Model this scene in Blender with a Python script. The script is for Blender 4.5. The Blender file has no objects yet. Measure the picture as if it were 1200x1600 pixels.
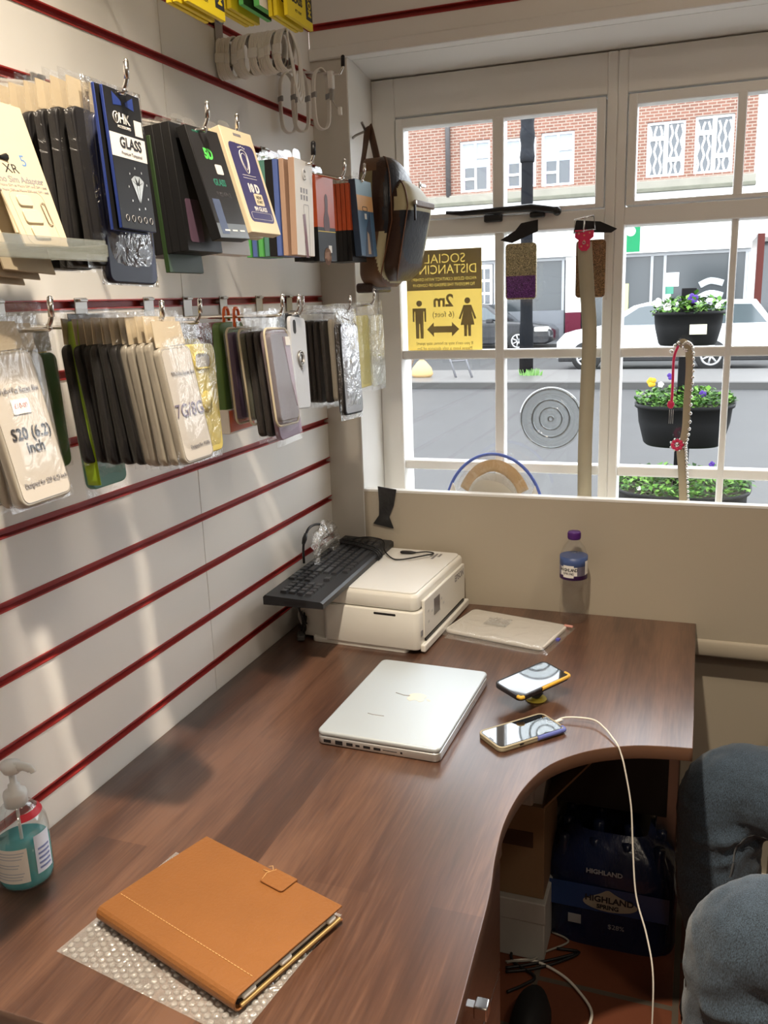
import bpy, bmesh, math, random
from mathutils import Vector, Matrix, noise
random.seed(7)
S = bpy.context.scene
COL = S.collection
PI = math.pi
# ---------------------------------------------------------------- camera
F_PX, YAW, PITCH, ROLL = 1347.7476, -0.3535, -0.2402, -0.0349
CAM = Vector((0.8815, 0.0, 1.5005))
cy, sy, cp, sp = math.cos(YAW), math.sin(YAW), math.cos(PITCH), math.sin(PITCH)
FW = Vector((sy*cp, cy*cp, sp)); r0 = Vector((cy, -sy, 0)); u0 = r0.cross(FW)
RT = math.cos(ROLL)*r0 + math.sin(ROLL)*u0
UP = -math.sin(ROLL)*r0 + math.cos(ROLL)*u0
cam_d = bpy.data.cameras.new('camera'); cam = bpy.data.objects.new('camera', cam_d); COL.objects.link(cam)
m = Matrix((RT, UP, -FW)).transposed().to_4x4(); m.translation = CAM
cam.matrix_world = m
cam_d.sensor_fit = 'VERTICAL'; cam_d.sensor_height = 36; cam_d.lens = F_PX/1600*36
cam_d.clip_start = 0.02; cam_d.clip_end = 300
S.camera = cam
# ---------------------------------------------------------------- exposure, sky, lights
S.view_settings.view_transform = 'Standard'; S.view_settings.look = 'None'
S.view_settings.gamma = 1; S.view_settings.use_curve_mapping = False
S.view_settings.exposure = 0.18
S.cycles.transparent_max_bounces = 40
SKY_STRENGTH = 6.0
SPOT_W = 20; FILL_W = 7
w = bpy.data.worlds.new('overcast_sky'); S.world = w; w.use_nodes = True
nt = w.node_tree; bg = nt.nodes['Background']
bg.inputs[0].default_value = (0.90, 0.95, 1.0, 1); bg.inputs[1].default_value = SKY_STRENGTH
LIGHTS = [  # ceiling lamps of the shop, the third added as fill: x, y, watts, size
    (0.62, 0.62, SPOT_W, .06), (1.30, -0.55, 7, .25), (1.9, 0.8, FILL_W, .25), (1.9, -1.3, 3, .25)]
LAMP_COL = (1.0, 0.86, 0.68)

# ---------------------------------------------------------------- helpers
def at(px, py, ax, val):
    """world point seen at a photo position, on the plane where coordinate ax equals val"""
    d = FW + RT*((px-600)/F_PX) + UP*((800-py)/F_PX)
    t = (val-CAM[ax])/d[ax]
    return CAM + d*t
ORD = ['', 'second', 'third', 'fourth', 'fifth', 'sixth', 'seventh', 'eighth', 'ninth', 'tenth', 'eleventh', 'twelfth', 'thirteenth', 'fourteenth', 'fifteenth', 'sixteenth']
_m = {}
def mat(name, col, rough=.5, metal=0, spec=.5, trans=0, alpha=1, bump=None, var=None, coat=0, emit=None, ior=1.45, sheen=0):
    if name in _m: return _m[name]
    M = bpy.data.materials.new(name); M.use_nodes = True; n = M.node_tree; b = n.nodes['Principled BSDF']
    b.inputs['Base Color'].default_value = (*col, 1); b.inputs['Roughness'].default_value = rough
    b.inputs['Metallic'].default_value = metal; b.inputs['Specular IOR Level'].default_value = spec
    b.inputs['Transmission Weight'].default_value = trans; b.inputs['Alpha'].default_value = alpha
    b.inputs['Coat Weight'].default_value = coat; b.inputs['IOR'].default_value = ior
    if emit: b.inputs['Emission Color'].default_value = (*emit[0], 1); b.inputs['Emission Strength'].default_value = emit[1]
    tc = n.nodes.new('ShaderNodeTexCoord')
    if var:   # (scale, amount)
        nz = n.nodes.new('ShaderNodeTexNoise'); nz.inputs['Scale'].default_value = var[0]; nz.inputs['Detail'].default_value = 5
        n.links.new(tc.outputs['Object'], nz.inputs['Vector'])
        mx = n.nodes.new('ShaderNodeMix'); mx.data_type = 'RGBA'
        c2 = tuple(max(0, c*(1-var[1])) for c in col); c1 = tuple(min(1, c*(1+var[1])) for c in col)
        mx.inputs[6].default_value = (*c2, 1); mx.inputs[7].default_value = (*c1, 1)
        n.links.new(nz.outputs['Fac'], mx.inputs[0]); n.links.new(mx.outputs[2], b.inputs['Base Color'])
    if bump:  # (scale, strength)
        nz = n.nodes.new('ShaderNodeTexNoise'); nz.inputs['Scale'].default_value = bump[0]; nz.inputs['Detail'].default_value = 4
        n.links.new(tc.outputs['Object'], nz.inputs['Vector'])
        bp = n.nodes.new('ShaderNodeBump'); bp.inputs['Strength'].default_value = bump[1]; bp.inputs['Distance'].default_value = .004
        n.links.new(nz.outputs['Fac'], bp.inputs['Height']); n.links.new(bp.outputs[0], b.inputs['Normal'])
    _m[name] = M; return M
def film(name, tint=(1, 1, 1), gl=.12, milk=.05, rough=.12, bscale=30, bstr=.8, edge=.45):
    """clear thin plastic: transparent + glossy with crinkle bump"""
    if name in _m: return _m[name]
    M = bpy.data.materials.new(name); M.use_nodes = True; n = M.node_tree; n.nodes.clear()
    o = n.nodes.new('ShaderNodeOutputMaterial'); tr = n.nodes.new('ShaderNodeBsdfTransparent'); g = n.nodes.new('ShaderNodeBsdfGlossy')
    df = n.nodes.new('ShaderNodeBsdfDiffuse'); m1 = n.nodes.new('ShaderNodeMixShader'); m2 = n.nodes.new('ShaderNodeMixShader')
    lw = n.nodes.new('ShaderNodeLayerWeight'); lw.inputs[0].default_value = .25
    ma = n.nodes.new('ShaderNodeMath'); ma.operation = 'MULTIPLY_ADD'; ma.inputs[1].default_value = edge; ma.inputs[2].default_value = gl
    ma.use_clamp = True
    tr.inputs[0].default_value = (*tint, 1); g.inputs['Roughness'].default_value = rough; df.inputs[0].default_value = (.85, .83, .78, 1)
    m1.inputs[0].default_value = milk
    if bstr:
        tc = n.nodes.new('ShaderNodeTexCoord'); nz = n.nodes.new('ShaderNodeTexNoise'); nz.inputs['Scale'].default_value = bscale
        nz.inputs['Detail'].default_value = 3; nz.inputs['Distortion'].default_value = 1.5
        bp = n.nodes.new('ShaderNodeBump'); bp.inputs['Strength'].default_value = bstr; bp.inputs['Distance'].default_value = .01
        n.links.new(tc.outputs['Object'], nz.inputs[0]); n.links.new(nz.outputs['Fac'], bp.inputs['Height'])
        n.links.new(bp.outputs[0], g.inputs['Normal']); n.links.new(bp.outputs[0], lw.inputs['Normal'])
    n.links.new(tr.outputs[0], m1.inputs[1]); n.links.new(df.outputs[0], m1.inputs[2])
    n.links.new(lw.outputs['Facing'], ma.inputs[0]); n.links.new(ma.outputs[0], m2.inputs[0])
    n.links.new(m1.outputs[0], m2.inputs[1]); n.links.new(g.outputs[0], m2.inputs[2]); n.links.new(m2.outputs[0], o.inputs[0])
    _m[name] = M; return M

class MB:
    """collects shapes for one mesh"""
    def __init__(s): s.bm = bmesh.new(); s.mats = []; s.mi = 0
    def m(s, material):
        if material not in s.mats: s.mats.append(material)
        s.mi = s.mats.index(material); return s
    def _f(s, vs, smooth=False):
        try:
            f = s.bm.faces.new(vs); f.material_index = s.mi; f.smooth = smooth; return f
        except ValueError: return None
    def quad(s, pts, smooth=False): return s._f([s.bm.verts.new(p) for p in pts], smooth)
    def box(s, lo, hi, bev=0, mtx=None, seg=2):
        lo, hi = Vector(lo), Vector(hi)
        r = bmesh.ops.create_cube(s.bm, size=1); vs = r['verts']
        for v in vs:
            v.co = Vector(((lo[i]+hi[i])/2+v.co[i]*(hi[i]-lo[i]) for i in range(3)))
        fs = {f for v in vs for f in v.link_faces}
        for f in fs: f.material_index = s.mi
        if bev > 0:
            es = {e for v in vs for e in v.link_edges}
            rb = bmesh.ops.bevel(s.bm, geom=list(es), offset=bev, segments=seg, affect='EDGES', profile=.5)
            vs = {v for f in rb['faces'] for v in f.verts} | {v for v in vs if v.is_valid}
            for f in rb['faces']: f.material_index = s.mi; f.smooth = True
        if mtx is not None: bmesh.ops.transform(s.bm, matrix=mtx, verts=list(vs))
        return s
    def prism(s, poly, lo, hi, ax='z', bev=0, mtx=None, smooth=False):
        """extrude a 2D polygon along ax between lo and hi, with a chamfered rim if bev"""
        n = len(poly)
        def P(a, b, c):
            v = Vector((a, b, c)) if ax == 'z' else (Vector((c, a, b)) if ax == 'x' else Vector((a, c, b)))
            return mtx @ v if mtx is not None else v
        cx = sum(p[0] for p in poly)/n; cyy = sum(p[1] for p in poly)/n
        def inset(d):
            out = []
            for i in range(n):
                a, b, c = Vector(poly[i-1]), Vector(poly[i]), Vector(poly[(i+1) % n])
                e1, e2 = (b-a), (c-b)
                if e1.length < 1e-9 or e2.length < 1e-9: out.append(tuple(b)); continue
                e1.normalize(); e2.normalize(); n1 = Vector((-e1.y, e1.x)); n2 = Vector((-e2.y, e2.x)); nn = n1+n2
                if nn.length < 1e-6: nn = n1
                nn.normalize(); k = d/max(.4, nn.dot(n1)); out.append(tuple(b+nn*k*sgn))
            return out
        area = sum(poly[i-1][0]*poly[i][1]-poly[i][0]*poly[i-1][1] for i in range(n)); sgn = 1 if area > 0 else -1
        if bev:
            rings = [(inset(bev), lo), (inset(bev*.3), lo+bev*.3), (poly, lo+bev), (poly, hi-bev), (inset(bev*.3), hi-bev*.3), (inset(bev), hi)]
        else: rings = [(poly, lo), (poly, hi)]
        R = [[s.bm.verts.new(P(p[0], p[1], c)) for p in pl] for pl, c in rings]
        for a, b in zip(R, R[1:]):
            for i in range(n): s._f([a[i-1], a[i], b[i], b[i-1]], smooth or bool(bev))
        s._f(R[0][::-1]); s._f(R[-1]); return s
    def tube(s, pts, r, n=8, closed=False, cap=True, flat=1.0, upv=None):
        pts = [Vector(p) for p in pts]; N = len(pts); rs = r if isinstance(r, (list, tuple)) else [r]*N
        rings = []; prev = None
        for i, p in enumerate(pts):
            if closed: t = pts[(i+1) % N]-pts[i-1]
            else: t = pts[min(i+1, N-1)]-pts[max(i-1, 0)]
            if t.length < 1e-9: t = Vector((0, 0, 1))
            t.normalize()
            if upv is not None: a = Vector(upv)
            elif prev is None: a = Vector((0, 0, 1)) if abs(t.z) < .9 else Vector((1, 0, 0))
            else: a = prev
            u = (a - t*a.dot(t))
            if u.length < 1e-6: u = t.orthogonal()
            u.normalize(); v = t.cross(u); prev = u
            rings.append([s.bm.verts.new(p+(u*math.cos(q)*flat+v*math.sin(q))*rs[i]) for q in [2*PI*k/n for k in range(n)]])
        for i in range(N if closed else N-1):
            a, b = rings[i], rings[(i+1) % N]
            for k in range(n): s._f([a[k-1], a[k], b[k], b[k-1]], True)
        if cap and not closed: s._f(rings[0]); s._f(rings[-1][::-1])
        return s
    def lathe(s, prof, c=(0, 0, 0), n=32, mtx=None, sx=1, sy=1, a0=0, a1=2*PI):
        full = abs(a1-a0-2*PI) < 1e-6; k = n if full else n+1; R = []
        for (r, z) in prof:
            ring = []
            for i in range(k):
                a = a0+(a1-a0)*i/n; v = Vector((r*math.cos(a)*sx, r*math.sin(a)*sy, z))
                if mtx is not None: v = mtx @ v
                ring.append(s.bm.verts.new(v+Vector(c)))
            R.append(ring)
        for a, b in zip(R, R[1:]):
            for i in range(k if full else k-1): s._f([a[i], a[(i+1) % k], b[(i+1) % k], b[i]], True)
        if full:
            if prof[0][0] > 1e-6: s._f(R[0][::-1])
            if prof[-1][0] > 1e-6: s._f(R[-1])
        return s
    def grid(s, fn, nu, nv, smooth=True):
        g = [[s.bm.verts.new(fn(i/nu, j/nv)) for j in range(nv+1)] for i in range(nu+1)]
        for i in range(nu):
            for j in range(nv): s._f([g[i][j], g[i+1][j], g[i+1][j+1], g[i][j+1]], smooth)
        return s
    def ball(s, c, r, n=12, sc=(1, 1, 1)):
        prof = [(math.sin(PI*i/n)*r, -math.cos(PI*i/n)*r) for i in range(n+1)]
        prof[0] = (0.0, -r); prof[-1] = (0.0, r)
        s.lathe(prof, c, n*2, Matrix.Diagonal((sc[0], sc[1], sc[2], 1)).to_3x3()); return s
    def data(s, name):
        bmesh.ops.remove_doubles(s.bm, verts=s.bm.verts, dist=1e-6)
        bmesh.ops.recalc_face_normals(s.bm, faces=s.bm.faces)
        me = bpy.data.meshes.new(name); s.bm.to_mesh(me); s.bm.free()
        for x in s.mats: me.materials.append(x)
        return me
    def build(s, name, parent=None, loc=None, rot=None):
        o = bpy.data.objects.new(name, s.data(name)); COL.objects.link(o)
        if parent is not None: o.parent = parent
        if loc is not None: o.location = loc
        if rot is not None: o.rotation_euler = rot
        return o
def mb(material): return MB().m(material)
def tag(o, label, cat, group=None):
    o['label'] = label; o['category'] = cat
    if group: o['group'] = group
    return o
def struct(o): o['kind'] = 'structure'; return o
def thing(name, label, cat, loc=(0, 0, 0), rot=(0, 0, 0), group=None):
    o = bpy.data.objects.new(name, None); COL.objects.link(o); o.empty_display_size = .05
    o.location = loc; o.rotation_euler = rot; return tag(o, label, cat, group)
def copy_tree(o, parent=None, loc=None, rot=None, label=None):
    c = o.copy(); COL.objects.link(c)
    if parent is not None: c.parent = parent
    if loc is not None: c.location = loc
    if rot is not None: c.rotation_euler = rot
    if label: c['label'] = label
    for ch in list(o.children): copy_tree(ch, c)
    return c
def rrect(w, h, r, n=5, cx=0, cy=0):
    pts = []
    for (sx, sy, a) in ((1, 1, 0), (-1, 1, PI/2), (-1, -1, PI), (1, -1, 1.5*PI)):
        for i in range(n+1):
            t = a+PI/2*i/n; pts.append((cx+sx*(w/2-r)+r*math.cos(t), cy+sy*(h/2-r)+r*math.sin(t)))
    return pts
def smooth(pts, k=6, closed=False):
    pts = [Vector(p) for p in pts]; N = len(pts); out = []
    rng = range(N) if closed else range(N-1)
    for i in rng:
        if closed: a, b, c, d = pts[i-1], pts[i], pts[(i+1) % N], pts[(i+2) % N]
        else: a, b, c, d = pts[max(i-1, 0)], pts[i], pts[i+1], pts[min(i+2, N-1)]
        for j in range(k):
            t = j/k; out.append(.5*((2*b)+(c-a)*t+(2*a-5*b+4*c-d)*t*t+(-a+3*b-3*c+d)*t**3))
    if not closed: out.append(pts[-1])
    return out
_tc = {}
def text_mesh(s, size, extr=.0002, bold=0, align='CENTER', spacing=1):
    key = (s, round(size, 5), extr, bold, align, spacing)
    if key in _tc: return _tc[key]
    c = bpy.data.curves.new('lettering', 'FONT'); c.body = s; c.size = size; c.extrude = extr; c.offset = bold
    c.align_x = align; c.align_y = 'CENTER'; c.resolution_u = 3; c.space_character = spacing
    o = bpy.data.objects.new('lettering', c); COL.objects.link(o)
    dg = bpy.context.evaluated_depsgraph_get(); dg.update()
    me = bpy.data.meshes.new_from_object(o.evaluated_get(dg)); bpy.data.objects.remove(o); bpy.data.curves.remove(c)
    _tc[key] = me; return me
BX = Matrix(((0, 0, 1, 0), (1, 0, 0, 0), (0, 1, 0, 0), (0, 0, 0, 1)))     # text facing +x, reading towards +y
BY = Matrix(((1, 0, 0, 0), (0, 0, -1, 0), (0, 1, 0, 0), (0, 0, 0, 1)))    # text facing -y, reading towards +x
BZ = Matrix.Identity(4)
def text(s, size, material, parent, pos, basis=BX, bold=0, align='CENTER', sx=1, spin=0, name='lettering', extr=.0002, spacing=1):
    me = text_mesh(s, size, extr, bold, align, spacing).copy(); me.materials.clear(); me.materials.append(material)
    o = bpy.data.objects.new(name, me); COL.objects.link(o)
    if parent is not None: o.parent = parent
    o.matrix_local = Matrix.Translation(pos) @ basis @ Matrix.Rotation(spin, 4, 'Z') @ Matrix.Diagonal((sx, 1, 1, 1))
    return o

# ---------------------------------------------------------------- materials
white_panel = mat('white_melamine', (.84, .825, .79), .42, spec=.35)
red_ins = mat('red_insert', (.36, .034, .030), .4)
cream = mat('cream_paint', (.45, .395, .31), .55, bump=(60, .05), var=(2.5, .03))
wpaint = mat('white_gloss_paint', (.82, .81, .78), .35, bump=(40, .04))
black = mat('black_plastic', (.012, .012, .014), .4)
blackm = mat('black_matt', (.01, .01, .011), .7)
chrome = mat('chrome', (.72, .71, .69), .22, metal=1)
steel = mat('dull_steel', (.42, .40, .37), .4, metal=1)
white_pl = mat('white_plastic', (.80, .79, .75), .3)
white_card = mat('white_card', (.82, .80, .76), .5)
cream_card = mat('cream_card', (.57, .475, .33), .55)
ink = mat('black_ink', (.02, .02, .025), .5)
greyink = mat('grey_ink', (.25, .24, .25), .5)
clearfilm = film('clear_film')
crinkle = film('crinkled_film', gl=.026, milk=.013, rough=.14, bscale=20, bstr=.5, edge=.24)
stiff = film('stiff_clear_plastic', gl=.02, milk=.06, rough=.08, bstr=0, edge=.25)
pane_m = film('window_glass', gl=.02, milk=.0, rough=.02, bstr=0)

def wood_mat():
    M = bpy.data.materials.new('walnut_laminate'); M.use_nodes = True; n = M.node_tree; b = n.nodes['Principled BSDF']
    tc = n.nodes.new('ShaderNodeTexCoord'); mp = n.nodes.new('ShaderNodeMapping'); mp.inputs['Scale'].default_value = (1, .055, 1)
    n.links.new(tc.outputs['Object'], mp.inputs[0])
    def nz(sc, det, dist=0, vec=mp):
        q = n.nodes.new('ShaderNodeTexNoise'); q.inputs['Scale'].default_value = sc; q.inputs['Detail'].default_value = det
        q.inputs['Distortion'].default_value = dist; n.links.new(vec.outputs[0], q.inputs[0]); return q
    fine = nz(230, 4); mid = nz(26, 4, .6)
    mp2 = n.nodes.new('ShaderNodeMapping'); mp2.inputs['Scale'].default_value = (1, .16, 1); n.links.new(tc.outputs['Object'], mp2.inputs[0])
    big = nz(9, 2, .3, mp2)
    # staves: random brightness per strip of veneer
    br = n.nodes.new('ShaderNodeTexBrick'); br.inputs['Scale'].default_value = 1; br.inputs['Mortar Size'].default_value = 0
    br.inputs['Brick Width'].default_value = .9; br.inputs['Row Height'].default_value = .085; br.offset = .37
    br.inputs['Color1'].default_value = (0, 0, 0, 1); br.inputs['Color2'].default_value = (1, 1, 1, 1)
    mp3 = n.nodes.new('ShaderNodeMapping'); mp3.inputs['Rotation'].default_value = (0, 0, PI/2); n.links.new(tc.outputs['Object'], mp3.inputs[0]); n.links.new(mp3.outputs[0], br.inputs[0])
    def mul(a, k, c=None):
        q = n.nodes.new('ShaderNodeMath'); q.operation = 'MULTIPLY_ADD'; q.inputs[1].default_value = k; q.inputs[2].default_value = 0
        n.links.new(a, q.inputs[0])
        if c is not None: n.links.new(c, q.inputs[2])
        return q.outputs[0]
    v = mul(fine.outputs[0], .34, mul(mid.outputs[0], .42, mul(big.outputs[0], .38, mul(br.outputs[0], .15))))
    cr = n.nodes.new('ShaderNodeValToRGB'); n.links.new(v, cr.inputs[0]); e = cr.color_ramp.elements
    e[0].position = .38; e[0].color = (.027, .0115, .0068, 1); e[1].position = .80; e[1].color = (.150, .074, .044, 1)
    x = e.new(.60); x.color = (.072, .032, .019, 1)
    n.links.new(cr.outputs[0], b.inputs['Base Color']); b.inputs['Roughness'].default_value = .29; b.inputs['Specular IOR Level'].default_value = .75; b.inputs['Coat Weight'].default_value = .35; b.inputs['Coat Roughness'].default_value = .27
    bp = n.nodes.new('ShaderNodeBump'); bp.inputs['Strength'].default_value = .12; bp.inputs['Distance'].default_value = .001
    n.links.new(fine.outputs[0], bp.inputs['Height']); n.links.new(bp.outputs[0], b.inputs['Normal'])
    return M
wood = wood_mat()
wood_edge = mat('walnut_edge', (.13, .065, .038), .4, var=(9, .15))
def brick_mat(name, c1, c2, mortar, sc, bw=.22, rh=.075, ax='xz', ms=.012, rough=.85):
    M = bpy.data.materials.new(name); M.use_nodes = True; n = M.node_tree; b = n.nodes['Principled BSDF']
    tc = n.nodes.new('ShaderNodeTexCoord'); sp_ = n.nodes.new('ShaderNodeSeparateXYZ'); cb = n.nodes.new('ShaderNodeCombineXYZ')
    n.links.new(tc.outputs['Object'], sp_.inputs[0]); n.links.new(sp_.outputs['XYZ'.index(ax[0].upper())], cb.inputs[0]); n.links.new(sp_.outputs['XYZ'.index(ax[1].upper())], cb.inputs[1])
    br = n.nodes.new('ShaderNodeTexBrick'); br.inputs['Scale'].default_value = sc; br.inputs['Brick Width'].default_value = bw; br.inputs['Row Height'].default_value = rh
    br.inputs['Mortar Size'].default_value = ms; br.inputs['Color1'].default_value = (*c1, 1); br.inputs['Color2'].default_value = (*c2, 1); br.inputs['Mortar'].default_value = (*mortar, 1)
    n.links.new(cb.outputs[0], br.inputs[0]); n.links.new(br.outputs[0], b.inputs['Base Color']); b.inputs['Roughness'].default_value = rough
    bp = n.nodes.new('ShaderNodeBump'); bp.inputs['Strength'].default_value = .3; bp.inputs['Distance'].default_value = .003; bp.invert = True
    n.links.new(br.outputs['Fac'], bp.inputs['Height']); n.links.new(bp.outputs[0], b.inputs['Normal'])
    return M, br

# ================================================================ ROOM
XR, YB, ZC = 2.6, -1.9, 2.75
GR = [round(1.21+.1*k, 3) for k in range(-11, 16)]
def slat_wall(name, a0, a1, z0, grooves, plane, seams=()):
    """melamine boards with grooves; plane 'x' faces +x at x=0, plane 'y' faces -y at y=2"""
    b = mb(white_panel); cuts = [z0]+[g for g in grooves]+[ZC]
    edges = [a0]+list(seams)+[a1]
    for i in range(len(cuts)-1):
        lo = cuts[i]+(.006 if i else 0); hi = cuts[i+1]-(.006 if i < len(cuts)-2 else 0)
        for j in range(len(edges)-1):
            p0 = edges[j]+(.0007 if j else 0); p1 = edges[j+1]-(.0007 if j < len(edges)-2 else 0)
            if plane == 'x': b.box((-.018, p0, lo), (0, p1, hi), .0006, seg=1)
            else: b.box((p0, 2.0, lo), (p1, 2.018, hi), .0006, seg=1)
    if plane == 'x': b.m(mat('dark_gap', (.12, .10, .09), .8)).box((-.03, a0, z0), (-.018, a1, ZC))
    else: b.m(mat('dark_gap', (.12, .10, .09), .8)).box((a0, 2.018, z0), (a1, 2.03, ZC))
    o = struct(b.build(name))
    for g in grooves:
        q = mb(red_ins)
        prof = [(.0016, .0072), (.0016, .0052), (-.010, .0046), (-.010, -.0046), (.0016, -.0052), (.0016, -.0072), (.0002, -.0072), (.0002, -.0062), (-.0175, -.0062), (-.0175, .0062), (.0002, .0062), (.0002, .0072)]
        if plane == 'x': q.prism([(x, g+z) for x, z in prof], a0, a1, 'y')
        else: q.prism([(2.0-x, g+z) for x, z in prof], a0, a1, 'x')
        q.build('groove_insert', o)
    return o
slat_wall('wall_left', YB, 2.0, 0, GR, 'x', (-.2, 1.383))
slat_wall('wall_back', 0.0, XR, 2.066, [2.11, 2.21, 2.31, 2.41, 2.51, 2.61], 'y')
# pillar beside the window and its returns, soffit
b = mb(mat('pillar_paint', (.62, .59, .53), .5)).box((-.018, 2.0, 0), (.0885, 2.30, 2.045)); b.m(wpaint).box((.0885, 2.0003, 0), (.0915, 2.30, 2.045)); struct(b.build('trim_pillar'))  # whiter reveal face carries the window light in its colour
b = mb(wpaint); b.box((0.0, 1.992, 2.040), (XR, 2.03, 2.066), .003)
b.prism([(2.03, 2.040), (2.30, 2.004), (2.30, 2.07), (2.03, 2.07)], 0.0915, XR, 'x')
struct(b.build('trim_lintel'))
# low panel in front of the display well
b = mb(cream); b.box((.0915, 2.0, .70), (XR, 2.022, 1.030)); b.m(wpaint).box((.0915, 1.9995, 1.030), (XR, 2.023, 1.0365), .001)  # white strip paints the lit top edge of the panel
struct(b.build('wall_front_panel'))
b = mb(cream); b.prism([(2.03, .715)]+[(2.0-.007*math.sin(a), .694+.021*math.cos(a)) for a in [PI*i/8 for i in range(9)]]+[(2.03, .673)], .0915, XR, 'x', smooth=True)
struct(b.build('trim_ledge'))
struct(mb(cream).box((-.018, 2.045, 0), (XR, 2.09, .70)).build('wall_front_lower'))
struct(mb(wpaint).box((.0915, 2.022, .86), (XR, 2.30, .88)).build('trim_display_floor'))
struct(mb(cream).box((.0915, 2.2, 0), (XR, 2.30, .86)).build('wall_front_outer'))
shopw = mat('shop_wall', (.27, .23, .18), .7, var=(3, .3))
struct(mb(shopw).box((XR, YB, 0), (XR+.06, 2.3, ZC)).build('wall_right'))
struct(mb(shopw).box((-.06, YB-.06, 0), (XR+.06, YB, ZC)).build('wall_behind'))
struct(mb(mat('ceiling_white', (.74, .71, .66), .7)).box((-.06, YB-.06, ZC), (XR+.06, 2.3, ZC+.06)).build('ceiling'))
tile, _b = brick_mat('terracotta_tiles', (.17, .048, .020), (.12, .036, .017), (.10, .08, .06), 1, .30, .30, 'yx', .007, .5)
_b.offset = .5
struct(mb(tile).box((-.03, YB, -.06), (XR, 2.3, 0)).build('floor'))
# skirting
struct(mb(wpaint).box((-.0, 2.030, 0.0), (XR, 2.045, .10), .003).build('baseboard_front'))

# windows
def bars(lst, y0, y1, bev=.003):
    b = mb(wpaint)
    for (x0, x1, z0, z1) in lst: b.box((x0, y0, z0), (x1, y1, z1), bev)
    return b
def window(name, xs, xl, xr):
    """xs: list of (x0,x1) columns of glass; xl/xr outer limits of the frame"""
    root = bpy.data.objects.new(name, None); COL.objects.link(root); struct(root)
    rows = [(.88, 1.060), (1.084, 1.349), (1.372, 1.648), (1.690, 1.930)]
    def bars2(v, h, y0, y1, bev=.003):
        b = mb(wpaint)
        for (x0, x1, z0, z1) in v: b.box((x0, y0, z0), (x1, y1, z1), bev)
        for (x0, x1, z0, z1) in h: b.box((x0-.001, y0+.0012, z0), (x1+.001, y1-.0012, z1), bev)
        return b
    f = [(xl, xs[0][0], .88, 2.02), (xs[-1][1], xr, .88, 2.02), (xs[0][0], xs[-1][1], 1.932, 2.02), (xs[0][0], xs[-1][1], 1.650, 1.690)]
    bars2(f[:2], f[2:], 2.150, 2.235).build('window_frame', root)
    mu = [(xs[i][1], xs[i+1][0], .88, 1.655) for i in range(len(xs)-1)]; mh = [(xs[0][0], xs[-1][1], a, b_) for a, b_ in ((1.060, 1.084), (1.349, 1.372))]
    bars2(mu, mh, 2.158, 2.200, .004).build('glazing_bars', root)
    # opening top light with its own sash
    a, c = xs[0][0], xs[-1][1]
    sh_ = [(a+.02, c-.02, 1.905, 1.928), (a+.02, c-.02, 1.692, 1.702)]
    sa = [(a+.002, a+.022, 1.692, 1.928), (c-.022, c-.002, 1.692, 1.928)]
    sa += [(xs[i][1]-.002, xs[i+1][0]+.002, 1.70, 1.91) for i in range(len(xs)-1)]
    bars2(sa, sh_, 2.146, 2.190, .003).build('top_sash', root)
    for (x0, x1) in xs:
        for z0, z1 in rows:
            mb(pane_m).box((x0-.002, 2.176, z0-.002), (x1+.002, 2.179, z1+.002)).build('window_pane', root)
    return root
window('window_1', [(.151, .396), (.419, .656)], .0915, .679)
window('window_2', [(.701, .932), (.947, 1.172)], .679, 1.195)
window('window_3', [(1.217, 1.45), (1.465, 1.69)], 1.195, 1.715)
window('window_4', [(1.74, 1.97), (1.985, 2.21)], 1.715, 2.24)  # last two windows are unseen, added to let in more daylight
struct(mb(cream).box((2.24, 2.15, .88), (XR, 2.3, 2.03)).build('trim_window_side'))
# lamps of the ceiling
for i, (x, y, W, sz) in enumerate(LIGHTS):
    nm = ['above the desk', 'behind the camera near the middle', 'added as fill over the seated customer', 'at the back of the shop'][i]
    t = thing('ceiling_light', 'round recessed ceiling light '+nm, 'lamp', (x, y, ZC), group='ceiling lights')
    mb(white_pl).lathe([(.05, -.002), (.075, -.002), (.078, -.010), (.06, -.014), (.052, -.012), (.05, -.004)], n=32).build('lamp_rim', t)
    mb(mat('lamp_glow', (1, .9, .75), .5, emit=((1, .85, .65), 8))).lathe([(0, -.004), (.05, -.004)], n=32).build('diffuser', t)
    L = bpy.data.lights.new('ceiling_light_beam', 'AREA'); L.shape = 'DISK'; L.size = sz; L.energy = W; L.color = LAMP_COL
    if i == 0: L.spread = math.radians(100)
    lo = bpy.data.objects.new('ceiling_light_beam', L); COL.objects.link(lo); lo.parent = t; lo.location = (0, 0, -.02)

# ================================================================ DESK
DZ = .7523
crv = [(.902, 1.403), (.85, 1.396), (.797, 1.381), (.736, 1.345), (.683, 1.284), (.655, 1.205), (.645, 1.112), (.650, 1.023), (.660, .944), (.667, .829), (.672, .735), (.674, .64), (.674, .597)]
cs = [tuple(v)[:2] for v in smooth([(x, y, 0) for x, y in crv], 5)]
poly = [(.002, .597), (.002, 1.998), (.902, 1.998)]+cs
desk = thing('office_desk', 'dark walnut laminate corner desk with a curved front edge against the slatted wall', 'desk')
b = mb(wood); b.prism([(x, y) for x, y in poly], DZ-.025, DZ, 'z', .0012)
dt = b.build('desk_top', desk)
for f in dt.data.polygons:
    pass
dt.data.materials.append(wood_edge)
for f in dt.data.polygons:
    if abs(f.normal.z) < .3: f.material_index = 1
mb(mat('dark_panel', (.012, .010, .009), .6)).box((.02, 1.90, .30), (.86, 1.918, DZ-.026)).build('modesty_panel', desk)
for (x, y) in ((.86, 1.93), (.04, .64), (.04, 1.93)):
    q = mb(steel).box((x-.025, y-.025, .02), (x+.025, y+.025, DZ-.026), .004); q.m(black).lathe([(.022, 0), (.022, .02)], (x, y, 0), 16); q.build('leg', desk)
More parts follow.
